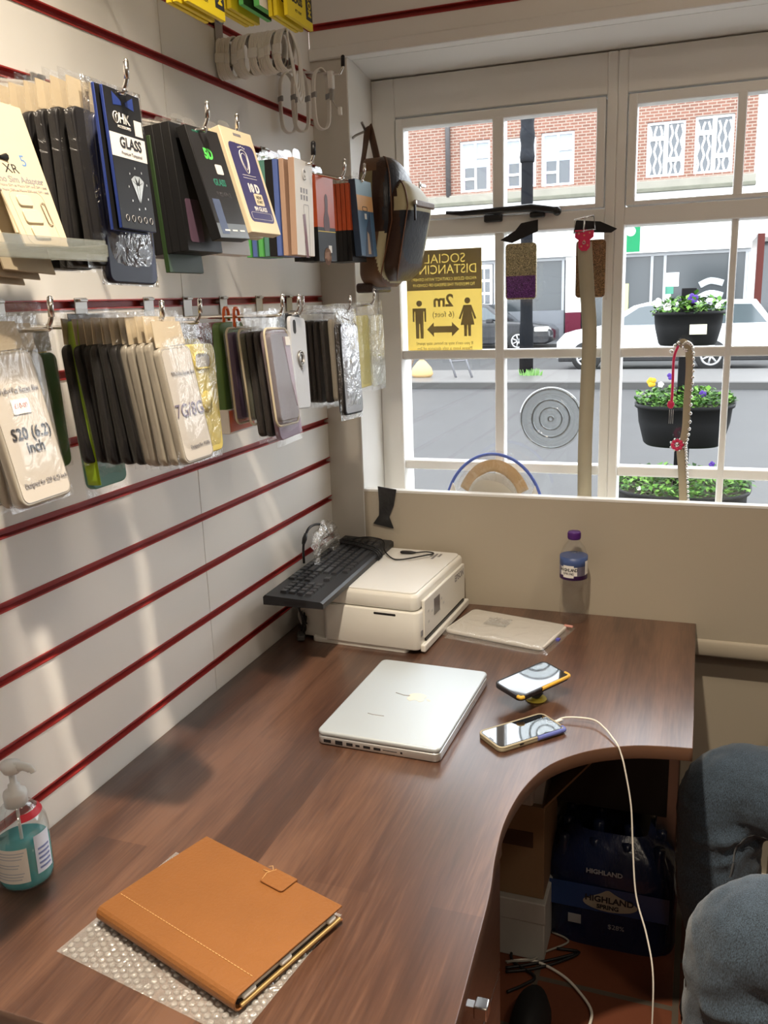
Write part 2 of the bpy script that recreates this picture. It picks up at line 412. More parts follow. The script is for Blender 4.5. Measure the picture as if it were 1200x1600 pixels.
# drawer pedestal under the desk
ped = thing('drawer_pedestal', 'walnut laminate three drawer unit under the near end of the desk', 'drawers')
PX, PY0, PY1 = .640, .66, 1.098
q = mb(wood).box((.16, PY0, .02), (PX-.018, PY1, .700), .001); q.build('carcass', ped)
mb(wood_edge).box((.155, PY0-.002, .700), (PX+.002, PY1+.003, .7255), .001).build('pedestal_top', ped)
KN = at(742, 1574, 0, .650)
for z0, z1 in ((.03, .245), (.250, .500), (.506, .698)):
    d = mb(wood).box((PX-.018, PY0+.002, z0), (PX, PY1-.001, z1), .0012).build('drawer', ped)
    zc = (z0+z1)/2 if z1 < .6 else KN.z
    h = mb(chrome).box((PX, KN.y-.006, zc-.005), (PX+.012, KN.y+.006, zc+.005)).box((PX+.010, KN.y-.010, zc-.010), (PX+.028, KN.y+.010, zc+.010), .002); h.build('drawer_knob', d)
# ================================================================ THINGS ON THE DESK
def plane_rot(p0, p1):
    return math.atan2(p1[1]-p0[1], p1[0]-p0[0])
# ---- laptop
t = thing('laptop', 'closed silver aluminium laptop with scuffed lid lying on the desk', 'laptop', (.400, 1.398, DZ), (0, 0, math.radians(-1.3)))
alu = mat('brushed_aluminium', (.58, .64, .68), .42, metal=.45)
alu_d = mat('aluminium_side', (.62, .62, .61), .35, metal=.8)
W, H = .224, .322
mb(alu_d).prism(rrect(W, H, .012, 6), .001, .0165, 'z', .0025).build('base', t)
lid = mb(alu).prism(rrect(W, H, .012, 6), .0170, .0262, 'z', .0032).build('lid', t)
def apple(parent, z, s):
    # fruit emblem with a bite and a leaf, in satin inlay
    out = []
    prof = [(0, .40), (.16, .47), (.34, .42), (.46, .28), (.36, .14), (.32, 0), (.37, -.14), (.48, -.24), (.38, -.42), (.24, -.52), (.10, -.50), (0, -.46)]
    P = [(x, y) for x, y in prof]+[(-.10, -.50), (-.24, -.52), (-.38, -.42), (-.50, -.18), (-.50, .10), (-.42, .32), (-.28, .45), (-.12, .45)]
    pl = smooth([(x, y, 0) for x, y in P], 3, True); q = mb(mat('satin_emblem', (.74, .70, .60), .35, metal=.3))
    q.prism([(v.y*s*-1, v.x*s) for v in pl], z, z+.0003, 'z')
    leaf = smooth([(.02, .54, 0), (.05, .72, 0), (.22, .84, 0), (.20, .66, 0)], 3, True)
    q.prism([(v.y*s*-1, v.x*s) for v in leaf], z, z+.0003, 'z'); return q.build('lid_emblem', parent)
e = apple(lid, .0262, .034); e.location = (.015, .01, 0); e.rotation_euler = (0, 0, PI)
q = mb(mat('scuff', (.30, .28, .27), .6))
q.tube([(-.05, -.075, .0262), (-.04, -.078, .0263), (-.018, -.077, .0262)], .0008, 4); q.tube([(-.03, .018, .0262), (-.012, .012, .0263), (0, .013, .0262)], .001, 4); q.build('lid_scuff', lid)
q = mb(black)   # ports along the near edge
for x, wd, hh in ((-.092, .014, .006), (-.070, .014, .008), (-.050, .012, .006), (-.035, .008, .004), (-.018, .013, .005), (.001, .013, .005), (.024, .026, .0015), (.045, .004, .004)):
    q.box((x-wd/2, -H/2-.0003, .0085-hh/2), (x+wd/2, -H/2+.002, .0085+hh/2), .0004)
q.build('ports', t)
mb(mat('slot_dark', (.25, .25, .25), .4)).box((W/2-.002, -.05, .0085), (W/2+.0003, .06, .0100)).build('disc_slot', t)

# ---- two smartphones
scr = mat('phone_screen', (.012, .014, .017), .04, spec=.9, coat=1)
def phone(label, c, ang, cA, cB, splitc, tilt=0, holder=False, L=.140, Wd=.070, T=.0105):
    t = thing('smartphone', label, 'phone', c, (0, 0, ang))
    body = t
    R = Matrix.Rotation(tilt[0], 4, 'X') @ Matrix.Rotation(tilt[1], 4, 'Y') if tilt else Matrix.Identity(4)
    off = Matrix.Translation((0, 0, .034 if holder else 0)) @ R
    def add(o): o.matrix_local = off; return o
    ob = mb(cA).prism(rrect(L, Wd, .011, 6), .0002, T-.0016, 'z', .002)
    add(ob.build('case', t))
    q = mb(cA)      # raised rim
    def rim(pl, r=.0021):
        q.tube([(x, y, T-.0022) for x, y in pl], r, 8, closed=True)
    rim(rrect(L-.0030, Wd-.0030, .010, 6)); add(q.build('case_rim', t))
    add(mb(mat('phone_face', (.02, .02, .022), .2)).prism(rrect(L-.006, Wd-.006, .009, 6), T-.002, T-.0010, 'z').build('phone_body', t))
    s_ = add(mb(scr).prism(rrect(L-.009, Wd-.009, .008, 6), T-.0011, T-.0006, 'z').build('screen', t))
    return t, add, s_, T
yel = mat('yellow_plastic', (.76, .44, .05), .4); blue = mat('blue_plastic', (.115, .14, .42), .4); putty = mat('putty_rubber', (.40, .35, .24), .5)
pa, pb, pc, pd = Vector((.546, 1.476, 0)), Vector((.619, 1.587, 0)), Vector((.679, 1.549, 0)), Vector((.603, 1.431, 0))
cen = (pa+pb+pc+pd)/4; a1 = math.atan2((pb-pa).y, (pb-pa).x)
t, add, s_, T = phone('smartphone in a black and yellow case propped up on its round yellow grip', (cen.x, cen.y, DZ), a1, mat('case_black', (.025, .022, .026), .45), yel, 0, (math.radians(6), math.radians(-2)), True, L=.136)
q = mb(yel).tube([(x, -.034, .008) for x in (-.01, .02, .045, .06)], .0034, 10); q.tube(smooth([(-.066, -.026, .008), (-.0645, -.0325, .008), (-.058, -.0345, .008)], 4), .0036, 10)
q.tube(smooth([(.060, -.0342, .008), (.0665, -.031, .008), (.0675, -.020, .008)], 4), .0034, 10); add(q.build('yellow_bumper', t))
q = mb(mat('popgrip_yellow', (.62, .50, .06), .4)); q.lathe([(0, 0), (.0195, 0), (.0205, .0015), (.0195, .003), (.006, .004)], (.006, -.004, .0004), 32)
q.m(mat('popgrip_collar', (.05, .06, .07), .5)).lathe([(.006, .003), (.014, .014), (.010, .016), (.017, .028), (.0185, .033), (0, .034)], (.006, -.004, 0), 32); q.build('grip_stand', t)
pa, pb, pc, pd = Vector((.548, 1.342, 0)), Vector((.643, 1.444, 0)), Vector((.687, 1.399, 0)), Vector((.599, 1.294, 0))
cen = (pa+pb+pc+pd)/4; a2 = math.atan2((pb-pa).y, (pb-pa).x)
t, add, s_, T = phone('smartphone in a putty and blue case lying flat on charge with a white cable', (cen.x, cen.y, DZ), a2, putty, blue, 0)
q = mb(blue).tube([(x, -.0345, .0068) for x in (.008, .02, .045, .058)], .0040, 10); q.tube(smooth([(.058, -.0345, .0068), (.067, -.033, .0068), (.0690, -.024, .0068)], 4), .0040, 10); add(q.build('blue_bumper', t))
q = mb(mat('home_ring', (.35, .36, .38), .3, metal=.8)).tube([(.061+.0045*math.cos(a), .0045*math.sin(a), T-.0006) for a in [2*PI*i/20 for i in range(20)]], .0004, 5, closed=True); q.build('home_button_ring', s_)
q = mb(black); q.box((-.0645, -.006, T-.0007), (-.0630, .006, T-.0004)); q.box((-.03, -.0365, .0055), (-.022, -.0355, .0075)); q.build('speaker_slot', t)
# charging cable
p0 = Vector((cen.x+.070*math.cos(a2), cen.y+.070*math.sin(a2), DZ+.005))
cab = thing('charging_cable', 'thin white charging cable running from the flat phone over the curved desk edge', 'cable')
pts = [p0, p0+Vector((.018, .019, .003)), at(925, 1124, 2, .762), at(945, 1138, 2, .760), at(958, 1154, 2, .757), at(965, 1164, 2, .7545)]
pts += [at(970, 1177, 1, 1.372), at(976, 1200, 1, 1.366), at(986, 1260, 1, 1.36), at(989, 1330, 1, 1.35), at(994, 1400, 1, 1.335), at(1010, 1460, 1, 1.315), at(1020, 1520, 1, 1.29), at(1019, 1600, 1, 1.27)]
e = pts[-1]; pts += [Vector((e.x, e.y-.02, .12)), Vector((e.x+.02, e.y-.06, .004)), Vector((e.x+.15, e.y-.2, .004))]
cable_m = mat('white_cable', (.80, .76, .68), .4)
mb(cable_m).tube(smooth(pts, 7), .0015, 8).build('cord', cab)
d = Vector((math.cos(a2), math.sin(a2), 0))
mb(white_pl).tube([p0-d*.001, p0+d*.012, p0+d*.019], [.0032, .0030, .0018], 10).build('plug', cab)

# ---- clear shell case lying behind
t = thing('laptop_shell_pack', 'white laptop sleeve in clear plastic wrapping lying behind the phones', 'packaged case')
A, B, C_, D_ = [Vector((x, y, 0)) for x, y in ((.384, 1.953), (.631, 1.898), (.600, 1.716), (.352, 1.791))]
cen = (A+B+C_+D_)/4; ang = math.atan2((B-A).y, (B-A).x); wd = (B-A).length; hd = (A-D_).length
t.location = (cen.x, cen.y, DZ); t.rotation_euler = (0, 0, ang)
mb(mat('sleeve_white', (.74, .71, .66), .38, bump=(8, .15))).prism(rrect(wd-.012, hd-.012, .014, 6), .0012, .0105, 'z', .003).build('white_sleeve', t)
b = mb(film('wrap_film', gl=.10, milk=.06, bscale=16, bstr=.6))
random.seed(3)
b.grid(lambda u, v: Vector(((u-.5)*(wd+.016), (v-.5)*(hd+.016), .0118*min(1, 12*min(u, 1-u, v, 1-v)+.08)+.0008*noise.noise(Vector((u*9, v*7, 2))))), 40, 30)
b.build('clear_wrap', t)
mb(stiff).prism([(wd*-.42, -hd*.62), (wd*.46, -hd*.56), (wd*.53, hd*.42), (wd*-.44, hd*.45)], .0003, .0008, 'z').build('clear_sheet', t)
q = mb(film('tape_film', gl=.25, milk=.25, bscale=90, bstr=1)).grid(lambda u, v: Vector(((u-.62)*.055-.02, (v-.2)*.045, .0125+.007*abs(noise.noise(Vector((u*5, v*6, 5)))))), 14, 12); q.build('crumpled_tape', t)
q = mb(mat('pink_tag', (.70, .33, .28), .5)).box((wd*.45, hd*.40, .009), (wd*.53, hd*.44, .013), .001); q.m(mat('blue_tag', (.1, .1, .5), .5)).box((wd*.49, -.01, .004), (wd*.52, 0, .008)); q.build('tag_ends', t)

# ---- tablet folio on bubble wrap
bw = [at(88, 1487, 2, DZ), at(303, 1594, 2, DZ), None, at(534, 1430, 2, DZ)]
L0, L1 = bw[0], bw[1]; R0, R1 = bw[3], at(397, 1596, 2, DZ)
def isect(a, b, c, d):
    x1, y1, x2, y2, x3, y3, x4, y4 = a.x, a.y, b.x, b.y, c.x, c.y, d.x, d.y
    den = (x1-x2)*(y3-y4)-(y1-y2)*(x3-x4); t_ = ((x1-x3)*(y3-y4)-(y1-y3)*(x3-x4))/den
    return a+(b-a)*t_
K = isect(L0, L1, R0, R1); T4 = L0+(R0-K)
t = thing('bubble_wrap_sheet', 'sheet of clear bubble wrap lying under the tan folio', 'bubble wrap')
bf = film('bubble_film', gl=.13, milk=.22, rough=.15, bscale=60, bstr=.5)
ex, ey = (R0-K), (L0-K); lx, ly = ex.length, ey.length; exn, eyn = ex.normalized(), ey.normalized()
b = mb(bf); nu, nv = 22, 24
b.quad([K+Vector((0, 0, .0008)), R0+Vector((0, 0, .0008)), T4+Vector((0, 0, .0008)), L0+Vector((0, 0, .0008))])
for i in range(int(lx/.0098)):
    for j in range(int(ly/.0088)):
        u = .005+i*.0098+(.0049 if j % 2 else 0); v = .005+j*.0088
        if u > lx-.004 or v > ly-.003: continue
        c = K+exn*u+eyn*v
        if random.random() < .06: continue
        hgt = .0030*random.uniform(.6, 1)
        b.lathe([(.0042, .0008), (.0040, .0008+hgt*.6), (.0026, .0008+hgt), (0, .0008+hgt*1.08)], (c.x, c.y, DZ), 8)
    
o = b.data('bubble_wrap'); bo = bpy.data.objects.new('bubbles', o); COL.objects.link(bo); bo.parent = t
for v in o.vertices:
    if v.co.z > DZ+.01: pass
for v in o.vertices: v.co.z = min(v.co.z, DZ+.0046)
leather = mat('tan_leather', (.225, .088, .023), .5, spec=.4, bump=(220, .25), var=(14, .12))
TL, BL, BT, TRr = Vector((.258, .915, 0)), Vector((.213, .740, 0)), Vector((.451, .664, 0)), Vector((.491, .839, 0))
cen = (TL+BL+BT+TRr)/4; ang = math.atan2((BT-BL).y, (BT-BL).x); Lw = (BT-BL).length; Lh = (TL-BL).length
t = thing('tablet_folio', 'worn tan leather folio case closed around a white tablet', 'tablet case', (cen.x, cen.y, DZ+.005), (0, 0, ang))
# cross-section: rounded spine on the near side (-y), open edge on +y
th = .0215
def folio_prof(o_, i_):
    out = [(Lh/2, th), (Lh/4, th+.0004), (0, th+.0008), (-Lh/4, th+.0003), (-Lh/2+.012, th-.0002)]
    for k in range(1, 8): a = PI/2+PI*k/8; out.append((-Lh/2+.010+.0108*math.cos(a), th/2+(th/2)*math.sin(a)))
    out += [(-Lh/2+.012, 0), (Lh/2, 0), (Lh/2, .0024), (-Lh/2+.011, .0024)]
    for k in range(7, 0, -1): a = PI/2+PI*k/8; out.append((-Lh/2+.010+.0080*math.cos(a), th/2+(th/2-.0026)*math.sin(a)))
    out += [(-Lh/2+.011, th-.0026), (0, th-.002), (Lh/2, th-.0026)]
    return out
pr = folio_prof(0, 0)
b = mb(leather); b.prism(pr, -Lw/2, Lw/2, 'x', 0, smooth=False)
cov = b.build('leather_cover', t)
bv = cov.modifiers.new('soft', 'BEVEL'); bv.width = .0014; bv.segments = 3; bv.angle_limit = math.radians(50)
q = mb(white_pl).prism(rrect(Lw-.012, Lh-.018, .008, 5, 0, .001), .0070, .0150, 'z', .0015)
q.m(mat('slot_dark2', (.05, .04, .035), .6)).prism(rrect(Lw-.010, Lh-.020, .004, 4, 0, 0), .0026, .0068, 'z'); q.build('tablet', t)
mb(mat('inner_brown', (.16, .07, .03), .8)).box((-Lw/2+.003, -Lh/2+.011, .0152), (Lw/2-.003, Lh/2-.003, .0188), .0008).build('inner_lining', t)
q = mb(mat('inner_tan', (.55, .36, .14), .8))
for x0 in (-.06, .03): pass
q.box((Lw/2-.004, -Lh/2+.010, .0026), (Lw/2+.0003, Lh/2-.004, .0066), .0008); q.build('frayed_edge', t)
for yy, l_ in ((-.066, .020), (-.008, .018), (.072, .014)): mb(white_pl).box((Lw/2-.006, yy-l_/2, .0085), (Lw/2-.0004, yy+l_/2, .0140), .002).build('tablet_corner', t)
q = mb(leather); q.prism(rrect(.040, .027, .004, 4, .028, Lh/2-.0145), th+.0006, th+.0032, 'z', .0009)
q.box((.008, Lh/2-.006, .001), (.048, Lh/2+.0022, th+.0030), .001); q.build('closing_flap', t)
q = mb(mat('tan_thread', (.66, .42, .18), .7))
for s_ in range(46):
    x = -Lw/2+.005+s_*(Lw-.01)/46; q.box((x, -Lh/2+.034, th+.0002), (x+.0034, -Lh/2+.0346, th+.0009))
q.build('stitching', t); q = mb(mat('tan_thread', (.66, .42, .18), .7)); q.tube([(.006, Lh/2-.006, th+.001), (.002, Lh/2-.009, th+.003), (-.004, Lh/2-.008, th+.001)], .0004, 5)
q.tube([(.008, Lh/2-.002, th+.001), (.004, Lh/2+.002, th+.004), (-.001, Lh/2-.001, th+.003)], .0004, 5)
q.tube([(.010, Lh/2-.024, th+.003), (.006, Lh/2-.012, th+.003), (.012, Lh/2, th+.003)], .0004, 5); q.build('loose_threads', t)

# ---- hand sanitiser
sc = at(42, 1366, 2, DZ)
t = thing('hand_sanitiser_bottle', 'clear pump bottle half full of turquoise hand gel with white label', 'pump bottle', (.052, .792, DZ))
plas = film('bottle_film', gl=.07, milk=.04, rough=.05, bstr=0)
RB = .036
prof = [(0, .001), (.030, .001), (.0345, .004), (RB, .012), (RB, .075), (.0345, .088), (.029, .101), (.020, .111), (.0135, .116), (.0125, .124)]
mb(plas).lathe(prof, n=40).build('clear_bottle', t)
mb(mat('turquoise_gel', (.08, .52, .56), .12, trans=.35, ior=1.2, alpha=.93)).lathe([(0, .002), (.029, .002), (.0335, .005), (RB-.0012, .012), (RB-.0012, .060), (0, .060)], n=40).build('gel', t)
lab = mb(white_card).lathe([(RB+.0005, .016), (RB+.0005, .066)], n=20, a0=math.radians(-118), a1=math.radians(-38)); lo_ = lab.build('front_label', t)
q = mb(mat('label_ink', (.45, .50, .58), .6))
for k in range(10):
    if k in (3, 6): continue
    z = .060-k*.0043; q.lathe([(RB+.0009, z), (RB+.0009, z+.0012)], n=14, a0=math.radians(-114), a1=math.radians(-44-(k*37 % 17)))
q.build('label_lines', lo_)
q = mb(mat('label_side', (.62, .68, .82), .5)).lathe([(RB+.0005, .022), (RB+.0005, .078)], n=12, a0=math.radians(-22), a1=math.radians(20)); so = q.build('side_label', t)
q = mb(mat('label_stripe', (.16, .2, .4), .5))
for k in range(5): q.lathe([(RB+.001, .028+k*.007), (RB+.001, .031+k*.007)], n=8, a0=math.radians(-16), a1=math.radians(14))
q.m(mat('red_mark', (.6, .02, .04), .5)).lathe([(.0305, .0995), (.0250, .108)], n=10, a0=math.radians(-40), a1=math.radians(60)); q.build('label_stripes', so)
pumpm = mat('translucent_white', (.78, .80, .79), .3, alpha=.8)
q = mb(pumpm); q.lathe([(.0150, .113), (.0155, .128), (.0145, .132), (.008, .134), (.0075, .142), (.0045, .143), (.0045, .160)], n=28)
q.build('pump_collar', t)
q = mb(pumpm); q.lathe([(.005, .158), (.010, .160), (.0135, .168), (.0115, .1735), (0, .175)], n=24, sx=1.15)
q.tube(smooth([(.004, 0, .168), (.020, .002, .170), (.031, .003, .167), (.034, .003, .163)], 4), [.0065]*4+[.0055]*4+[.0042]*4+[.0036], 10); q.build('pump_head', t)
mb(pumpm).tube([(0, 0, .115), (0, 0, .06), (.004, 0, .012)], .0022, 8).build('dip_tube', t)

# ---- water bottle
t = thing('water_bottle', 'small clear water bottle with purple cap standing against the cream panel', 'bottle', (.628, 1.948, DZ))
prof = [(0, .003), (.018, .0015), (.026, .001), (.0300, .006), (.0315, .016)]
for k in range(16):
    z = .020+k*.0052; prof.append((.0305 if k % 2 else .0317, z))
prof = [(r-(.003*math.exp(-((z-.075)/.016)**2)), z) for r, z in prof]
prof += [(.0315, .108), (.0315, .158), (.030, .166), (.025, .180), (.0175, .190), (.0135, .195), (.0130, .200)]
mb(film('pet_plastic', tint=(.99, .99, .99), edge=.30, gl=.03, milk=.006, rough=.04, bscale=50, bstr=.25)).lathe(prof, n=48).build('clear_bottle', t)
mb(film('water', tint=(1, 1, 1), edge=.0, gl=.002, milk=0, rough=.02, bscale=40, bstr=.2)).lathe([(0, .004), (.025, .003), (.029, .008)]+[(r-.0009, z) for r, z in prof[5:21]]+[(0, .104)], n=40).build('water', t)
purple = mat('purple_plastic', (.085, .018, .17), .4)
q = mb(purple).lathe([(.0142, .200), (.0146, .202), (.0146, .215), (.0135, .2175), (0, .218)], n=36)
for k in range(36): a = 2*PI*k/36; q.box((.0142, -.0004, .203), (.0152, .0004, .214), mtx=Matrix.Rotation(a, 4, 'Z'))
q.build('cap', t)
q = mb(mat('label_blue', (.06, .10, .26), .4)).lathe([(.0319, .140), (.0319, .161)], n=48)
q.m(mat('label_purple', (.07, .02, .14), .4)).lathe([(.0319, .108), (.0319, .118)], n=48)
q.m(mat('label_mid', (.30, .30, .42), .4)).lathe([(.0319, .118), (.0319, .140)], n=48); lb = q.build('label', t)
q = mb(white_card)
for a0, a1, z0, z1 in ((-142, -68, .119, .139), (-128, -82, .114, .143), (-30, 5, .120, .152), (-128, -100, .139, .143)):
    q.lathe([(.0322, z0), (.0322, z1)], n=14, a0=math.radians(a0), a1=math.radians(a1))
q.build('label_splash', lb)
def curved(s, size, r, z, a_mid, parent, material, dtheta, basis_r=True, sx=1):
    n = len(s)
    for i, ch in enumerate(s):
        if ch == ' ': continue
        a = a_mid+(i-(n-1)/2)*dtheta
        M = Matrix.Rotation(a, 4, 'Z') @ Matrix.Translation((r, 0, z)) @ BX @ Matrix.Diagonal((sx, 1, 1, 1))
        me = text_mesh(ch, size, .0001, size*.02).copy(); me.materials.clear(); me.materials.append(material)
        o = bpy.data.objects.new('lettering', me); COL.objects.link(o); o.parent = parent; o.matrix_local = M
curved('HIGHLAND', .0105, .0326, .1325, math.radians(-104), lb, ink, math.radians(9.2), sx=.85)
curved('SPRING', .0075, .0326, .1235, math.radians(-105), lb, ink, math.radians(7.5), sx=.85)

# ---- printer
PR = math.radians(-3.0)
t = thing('printer', 'white all in one inkjet printer standing in the corner of the desk', 'printer', (.342, 1.651, DZ), (0, 0, PR))
ivory = mat('printer_white', (.80, .78, .72), .28); ivory2 = mat('printer_white_matt', (.76, .74, .68), .4)
Wp, Dp, Hp = -.232, .335, .128     # extends to -x and +y
def shell(x0, x1, y0, y1, z0, z1, r, bev, name, m_=ivory):
    return mb(m_).prism(rrect(x1-x0, y1-y0, r, 6, (x0+x1)/2, (y0+y1)/2), z0, z1, 'z', bev).build(name, t)
shell(Wp, 0, 0, Dp, .010, .096, .014, .003, 'body')
shell(Wp+.002, -.004, .004, Dp-.002, .0965, .134, .018, .008, 'scanner_unit')
shell(Wp+.012, -.012, .012, Dp-.010, .1335, .1375, .014, .0012, 'scanner_lid', mat('lid_white', (.82, .81, .78), .22))
shell(-.300, Wp+.004, .018, Dp-.01, .006, .118, .008, .003, 'rear_module', ivory2)
shell(-.262, -.03, .004, Dp-.01, .000, .011, .01, .001, 'foot_tray', ivory2)
mb(black).box((-.105, -.0006, .084), (-.052, .004, .0905), .002).build('side_slot', t)
q = mb(ivory2); q.box((-.004, .030, .030), (.0035, Dp-.02, .116), .002, Matrix.Rotation(0, 4, 'X')); fp = q.build('control_panel', t)
mb(mat('lcd_grey', (.16, .15, .15), .2)).box((.0034, .090, .062), (.0042, .128, .100), .0003).build('display', fp)
q = mb(mat('btn_grey', (.55, .54, .52), .4))
for yy, zz in ((.055, .085), (.055, .060), (.078, .078), (.14, .085), (.155, .07)): q.box((.0034, yy-.004, zz-.003), (.0040, yy+.004, zz+.003), .0003)
q.build('buttons', fp)
text('EPSON', .022, greyink, fp, (.0037, .272, .098), BX, bold=.0003)
mb(black).box((-.002, .035, .022), (.004, Dp-.03, .029)).build('paper_slot', t)
q = mb(ivory2); q.box((-.002, .012, .004), (.010, Dp-.006, .021), .003); q.build('output_tray', t)
mb(greyink).box((.0005, .012, .04), (.0015, .022, .052), .001).build('card_slot', t)
text('1', .018, ink, t, (-.03, -.0008, .03), BY) if False else None
q = mb(greyink)
for k in range(3): q.box((-.055-k*.010, Dp-.055-(k % 2)*.02, .1376), (-.049-k*.010, Dp-.030, .1378))
q.build('lid_marks', t)
mb(mat('grey_cable', (.45, .43, .40), .5)).tube(smooth([(-.233, .002, .085), (-.262, -.004, .088), (-.285, .003, .075), (-.296, .012, .055), (-.294, .02, .03)], 6), .0035, 8).build('power_cord', t)

# ---- keyboard lying over the printer
kbm = mat('keyboard_black', (.018, .019, .022), .45); keym = mat('key_black', (.028, .030, .035), .35)
KA = at(411, 918, 2, .905); 
t = thing('keyboard', 'black computer keyboard lying over the left side of the white printer', 'keyboard', (.1065, 1.757, DZ+.1385), (0, 0, math.radians(1.6)))
KL, KW = .478, .135
b = mb(kbm); b.prism([(-KW/2, 0), (KW/2, 0), (KW/2, .011), (KW/2-.006, .0145), (-KW/2+.004, .021), (-KW/2, .017)], -KL/2, KL/2, 'y', 0); kb = b.build('keyboard_base', t)
# rows run along y; keyboard top (function row) at -x (wall side)
tmpl = mb(keym).prism(rrect(.0140, .0158, .002, 3), 0, .0035, 'z', 0).m(keym); 
bmk = MB().m(keym)
def keycap(b_, x, y, w_, z):
    v = []
    for (s1, zz) in ((1, 0), (.78, .0062)):
        hx = .0078*s1; hy = w_/2-.0008-(0 if s1 == 1 else .0019)
        v.append([b_.bm.verts.new((x+a*hx, y+c*hy, z+zz)) for a, c in ((-1, -1), (1, -1), (1, 1), (-1, 1))])
    for k in range(4): b_._f([v[0][k-1], v[0][k], v[1][k], v[1][k-1]])
    b_._f(v[1])
rows = [  # x from function row to space row ; list of (start, widths)
    [1]+[0]+[1]*4+[-.5]+[1]*4+[-.5]+[1]*4, [1]*13+[2], [1.5]+[1]*12+[1.5], [1.75]+[1]*11+[2.25], [1.25]+[1]*11+[2.75], [1.5, 1.25, 1.25, 6.25, 1.25, 1.25, 1.25]]
U = .0190; nkey = 0
for ri, row in enumerate(rows):
    x = -KW/2+.016+ri*.0188; zt = .0205-(x+KW/2)*.048-.001
    y = KL/2-.010   # start at the far end: the escape key
    # the near end carries the numeric pad when the keyboard reads from the far side
    yy = KL/2-.022
    for w_ in row:
        if w_ <= 0: yy -= U*(1 if w_ == 0 else .5); continue
        k_ = MB().m(keym); keycap(k_, x, yy-w_*U/2, w_*U, zt); k_.build('key', kb); nkey += 1; yy -= w_*U
    yy = KL/2-.022-15.3*U
    for c in range(3):
        if ri in (3,) or (ri == 4 and c != 1): continue
        if nkey < 99: k_ = MB().m(keym); keycap(k_, x, yy-U/2-c*U, U, zt); k_.build('key', kb); nkey += 1
    yy = KL/2-.022-18.7*U
    for c in range(4):
        if ri == 0 or c*U+U > yy+KL/2-.002: continue
        if nkey < 99: k_ = MB().m(keym); keycap(k_, x, yy-U/2-c*U, U, zt); k_.build('key', kb); nkey += 1
mb(black).box((-.02, -KL/2-.0002, .004), (.03, -KL/2+.001, .012)).build('end_panel', t)
q = mb(black)   # cable wrapped round the far end
for k, yy in enumerate((.115, .125, .138)):
    q.tube(smooth([(-KW/2-.003, yy+.03, .014), (-KW/2+.01, yy+.035, .028), (0, yy+.02, .028), (KW/2-.01, yy, .022), (KW/2+.004, yy-.006, .010), (KW/2+.002, yy-.006, .001)], 5), .0021, 6)
q.tube(smooth([(-KW/2+.01, .16, .028), (0, .20, .030), (.03, .215, .025), (.055, .20, .022), (.07, .16, .010), (.10, .125, .003), (.125, .120, .003), (.165, .145, .006), (.19, .175, .006), (.17, .185, .006), (.145, .18, .004)], 6), .0018, 6)
q.tube(smooth([(.145, .18, .004), (.125, .178, .004), (.105, .176, .004)], 3), [.0018, .003, .0045, .0045, .0045, .0045, .0025], 10); q.build('cord', t)

# ---- dark plugs and cables between printer and wall
t = thing('cable_bundle', 'tangle of black plugs and cables between the printer and the slatted wall', 'cables', (.03, 1.70, DZ))
q = mb(black); random.seed(11)
for k in range(7):
    a = [(.012+.03*random.random(), -.04+.09*random.random(), .002+.12*random.random()*(1 if j else 0)+.003) for j in range(5)]
    q.tube(smooth(a, 6), .0025, 6)
q.box((-.005, .02, .002), (.030, .07, .05), .004); q.m(mat('dark_grey_plug', (.06, .06, .06), .5)).box((.0, -.055, .003), (.018, -.02, .016), .003, Matrix.Rotation(.4, 4, 'Z')); q.build('cables', t)

# ---- packed earphone hanging from the wall groove
e1 = at(483, 850, 0, .035)
t = thing('wrapped_cable', 'black plug lead in a crumpled clear bag hanging above the keyboard', 'packed cable', (0, 0, 0))
q = mb(black); q.tube(smooth([at(475, 880, 0, .05), at(474, 855, 0, .05), at(477, 838, 0, .05), at(484, 824, 0, .05), at(497, 819, 0, .045), at(508, 824, 0, .04), at(514, 836, 0, .035)], 5), .003, 8)
a_, b_ = at(474, 850, 0, .05), at(478, 834, 0, .05); q.tube([a_, (a_+b_)/2, b_], [.004, .006, .004], 8); q.build('plug_lead', t)
q = mb(film('crumpled_bag', gl=.25, milk=.18, bscale=60, bstr=1)); c = at(500, 830, 0, .05)
q.grid(lambda u, v: c+Vector((.004+.014*noise.noise(Vector((u*4, v*4, 3)))+.012, (u-.5)*.15, -.004+(v-.5)*.07-.09*(u-.45)**2*2+.010*noise.noise(Vector((u*6, v*3, 9))))), 26, 12); q.build('clear_bag', t)
# ================================================================ HOOKS AND PACKS ON THE SLATTED WALL
def hook(y, zg, L, ztip, label, cap=None, x0=0):
    t = thing('display_hook', label, 'hook', (x0, y, zg), group=None)
    q = mb(steel); q.box((.0018, -.014, -.034), (.0036, .014, .010), .0006); q.box((-.006, -.013, .002), (.004, .013, .0055)); q.box((.0036, -.009, .004), (.010, .009, .0085), .001)
    q.build('bracket', t)
    za = -.027; dz = ztip-zg
    pts = [(.003, 0, za), (L*.5, 0, (za+dz)/2), (L-.012, 0, dz-.001), (L-.003, 0, dz+.003), (L+.002, 0, dz+.012), (L+.003, 0, dz+.026)]
    mb(chrome).tube(smooth(pts, 4), .0026, 8).build('arm', t)
    q = mb(black if cap else chrome); q.tube([(L+.0022, 0, dz+.012), (L+.003, 0, dz+.030)], .0042 if cap else .0032, 10); q.ball((L+.003, 0, dz+.030), .0042 if cap else .0032, 6); q.build('tip', t)
    return t
